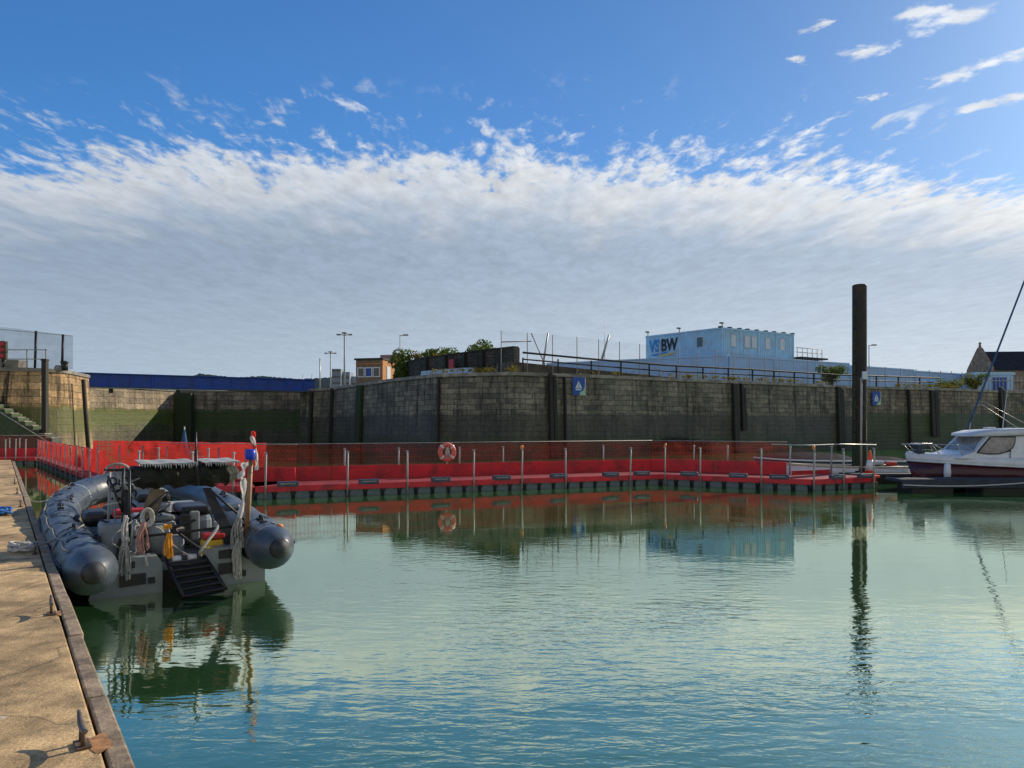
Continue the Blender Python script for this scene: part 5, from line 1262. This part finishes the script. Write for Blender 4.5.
MB().tube(cr_spline([rl(104, 475, .6), rl(109, 466, .6), rl(121, 464, .6), rl(129, 469, .6), rl(130, 480, .6)], 4), .018, 6).build('arch_hoop', K['galv_dull'], rib)
m = MB()
for k in range(6):
    c_ = rl(112 + k * 4, 482 + (k % 3) * 6, .5); m.tube([c_ + Vector((.055 * math.cos(a), 0.01 * k, .055 * math.sin(a))) for a in [2 * PI * j / 10 for j in range(11)]], .012, 5, cap=False)
m.build('hose_coils', K['black'], rib)
# plank, big pole
a, b = rl(158, 490, .55), rl(139, 548, .25)
MB().loft([[a + Vector((-.09, 0, .02)), a + Vector((.09, 0, -.0)), a + Vector((.09, .03, 0)), a + Vector((-.09, .03, .02))], [b + Vector((-.10, 0, 0)), b + Vector((.08, 0, -.02)), b + Vector((.08, .03, -.02)), b + Vector((-.10, .03, 0))]], smooth=False).build('leaning_plank', K['plank'], rib)
MB().tube([rl(251, 459, -.05), rl(248.5, 500, -.05), rl(246, 540, -.05)], [.028, .036, .036], 10).build('stern_pole', K['wood'], rib)
MB().lathe([(.03, -.07), (.062, -.055), (.072, 0), (.066, .05), (.04, .075)], rl(250.6, 454.8, -.05), n=18).build('blue_float', K['blue'], rib)
def rag(pix, F, w_, nm, mt, tw=0):
    m = MB(); pts = [rl(a, b, F + .03 * math.sin(i * 2.1)) for i, (a, b) in enumerate(pix)]; pts = cr_spline(pts, 4); L_ = []
    for i, p in enumerate(pts):
        ww = w_ * (.7 + .4 * math.sin(i * 1.3)); L_.append((p + Vector((-ww, .03 * math.sin(i), 0)), p + Vector((0, -.03 + .02 * math.sin(i * 2), 0)), p + Vector((ww, .03 * math.cos(i), 0))))
    for i in range(len(L_) - 1):
        for k in (0, 1): m.face([L_[i][k], L_[i][k + 1], L_[i + 1][k + 1], L_[i + 1][k]], smooth=True)
    m.build(nm, K[mt], rib, recalc=False)
rag([(253.5, 431), (254.5, 440), (255.5, 452)], -.03, .028, 'flag_cloth', 'flag_r'); rag([(252, 436), (255, 448), (257, 462), (256, 470)], -.06, .03, 'flag_cloth', 'flag_w')
rag([(246, 462), (243, 470), (240, 479)], .0, .05, 'torn_cloth', 'flag_w'); rag([(244, 478), (243, 500), (239, 522), (237, 535)], .02, .04, 'torn_cloth', 'flag_w')
rag([(216, 484), (226, 483), (238, 482)], .2, .03, 'torn_cloth', 'flag_r')
def hank(px_, ya, yb, F, n, spread, nm, mt, r_=.009, seed=1):
    rnd = random.Random(seed); m = MB()
    for k in range(n):
        sx_ = rnd.uniform(-spread, spread); yy = yb - rnd.uniform(0, (yb - ya) * .25); a = rl(px_ + rnd.uniform(-2, 2), ya + rnd.uniform(0, 3), F)
        b = rl(px_ + sx_, (ya + yy) / 2, F - .02 * rnd.random()); c_ = rl(px_ + sx_ * 1.2, yy, F - .03); d = rl(px_ + sx_ * .6 + rnd.uniform(-3, 3), (ya + yy) / 2, F - .05 * rnd.random())
        m.tube(cr_spline([a, b, c_, c_ + Vector((.015, -.01, -.01)), d, a + Vector((.02, -.02, 0))], 5), r_, 5)
    m.build(nm, K[mt], rib)
hank(124, 536, 579, -.08, 8, 5, 'rope_hank', 'rope_g', seed=3); hank(125, 515, 545, -.05, 5, 4, 'rope_hank', 'rope_w', seed=4)
hank(237.5, 538, 578, -.10, 7, 5, 'rope_hank', 'rope_w', seed=5); hank(238, 517, 548, -.08, 9, 7, 'rope_tangle', 'rope_g', seed=6)
hank(143, 522, 552, -.04, 8, 6, 'rope_tangle', 'rope_p', seed=7); hank(148, 552, 567, -.10, 2, 2.5, 'rope_loop', 'rope_w', .012, seed=8)
c_ = rl(147, 517, .02); m = MB()
for k in range(5): m.tube([c_ + Vector(((.04 + .009 * k) * math.cos(a), -.012 * k, (.075 + .010 * k) * math.sin(a))) for a in [2 * PI * j / 16 for j in range(17)]], .010, 5, cap=False)
m.build('rope_ring', K['rope_w'], rib)
hank(168.5, 533, 557, -.08, 5, 4, 'rope_hank', 'rope_o', .013, seed=9); MB().tube(wander(rl(167, 530, -.04), .035, 20, 3, .05, 4), .012, 5).build('rope_knot', K['rope_o'], rib)
bx('yellow_crate', rl(212, 543, .25), (.26, .2, .10), 'yellow', .02); bx('red_crate', rl(213, 535.5, .25), (.27, .2, .07), 'redp', .02); bx('yellow_crate', rl(209, 551, .02), (.16, .1, .10), 'yellow', .02)
# stern boarding ladder with rollers
lad = [(rl(166, 560, -.10), rl(184, 598, -.60)), (rl(204, 556, -.10), rl(226, 589, -.60))]
for a, b in lad: MB().tube([a, b], .026, 8).build('ladder_rail', K['black'], rib)
for k in range(6):
    t = .12 + k * .165; a = lad[0][0].lerp(lad[0][1], t); b = lad[1][0].lerp(lad[1][1], t); dr = (b - a).normalized()
    MB().box((a + b) / 2, ((b - a).length, .09, .03), rot=dr.to_track_quat('X', 'Z').to_matrix(), bev=.008).build('ladder_tread', K['rubber'], rib)
a0, b0 = lad[0][0].lerp(lad[0][1], .1), lad[1][0].lerp(lad[1][1], .1); a1, b1_ = lad[0][0].lerp(lad[0][1], .95), lad[1][0].lerp(lad[1][1], .95)
sh = MB().face([a0 - Vector((0, 0, .035)), b0 - Vector((0, 0, .035)), b1_ - Vector((0, 0, .035)), a1 - Vector((0, 0, .035))]).face([a0 - Vector((0, 0, .06)), b0 - Vector((0, 0, .06)), b1_ - Vector((0, 0, .06)), a1 - Vector((0, 0, .06))]).build('ladder_backing', mat('dark_mesh', (.03, .035, .035), .7), rib)
for a, b in (((172.5, 559), (181, 558)), ((188, 557.2), (196.5, 556.3))): MB().tube([rl(*a, -.12), rl(*b, -.12)], .036, 14).build('roller', K['cone_w'], rib)
# mooring lines
def world(v): w_ = RO + RS * v.x + RF * v.y; return (w_.x, w_.y, v.z)
tag(MB().tube(drape(qp(7.0, .17, .6), world(Vector((-1.1, 2.1, .75))), .03), .010, 5).build('mooring_line', K['rope_g']), 'thin grey line from the tangled rope to the inflatable boat', 'rope')
tag(MB().tube(drape(qp(16.6, .2, .55), world(Vector((-1.15, 6.4, .95))), .25), .012, 5).build('mooring_line', K['rope_w']), 'pale line from the far quay cleat to the inflatable bow', 'rope')
for o_ in list(bpy.data.objects):
    if o_.parent is None and 'label' in o_ and 'kind' not in o_: o_['kind'] = 'thing'
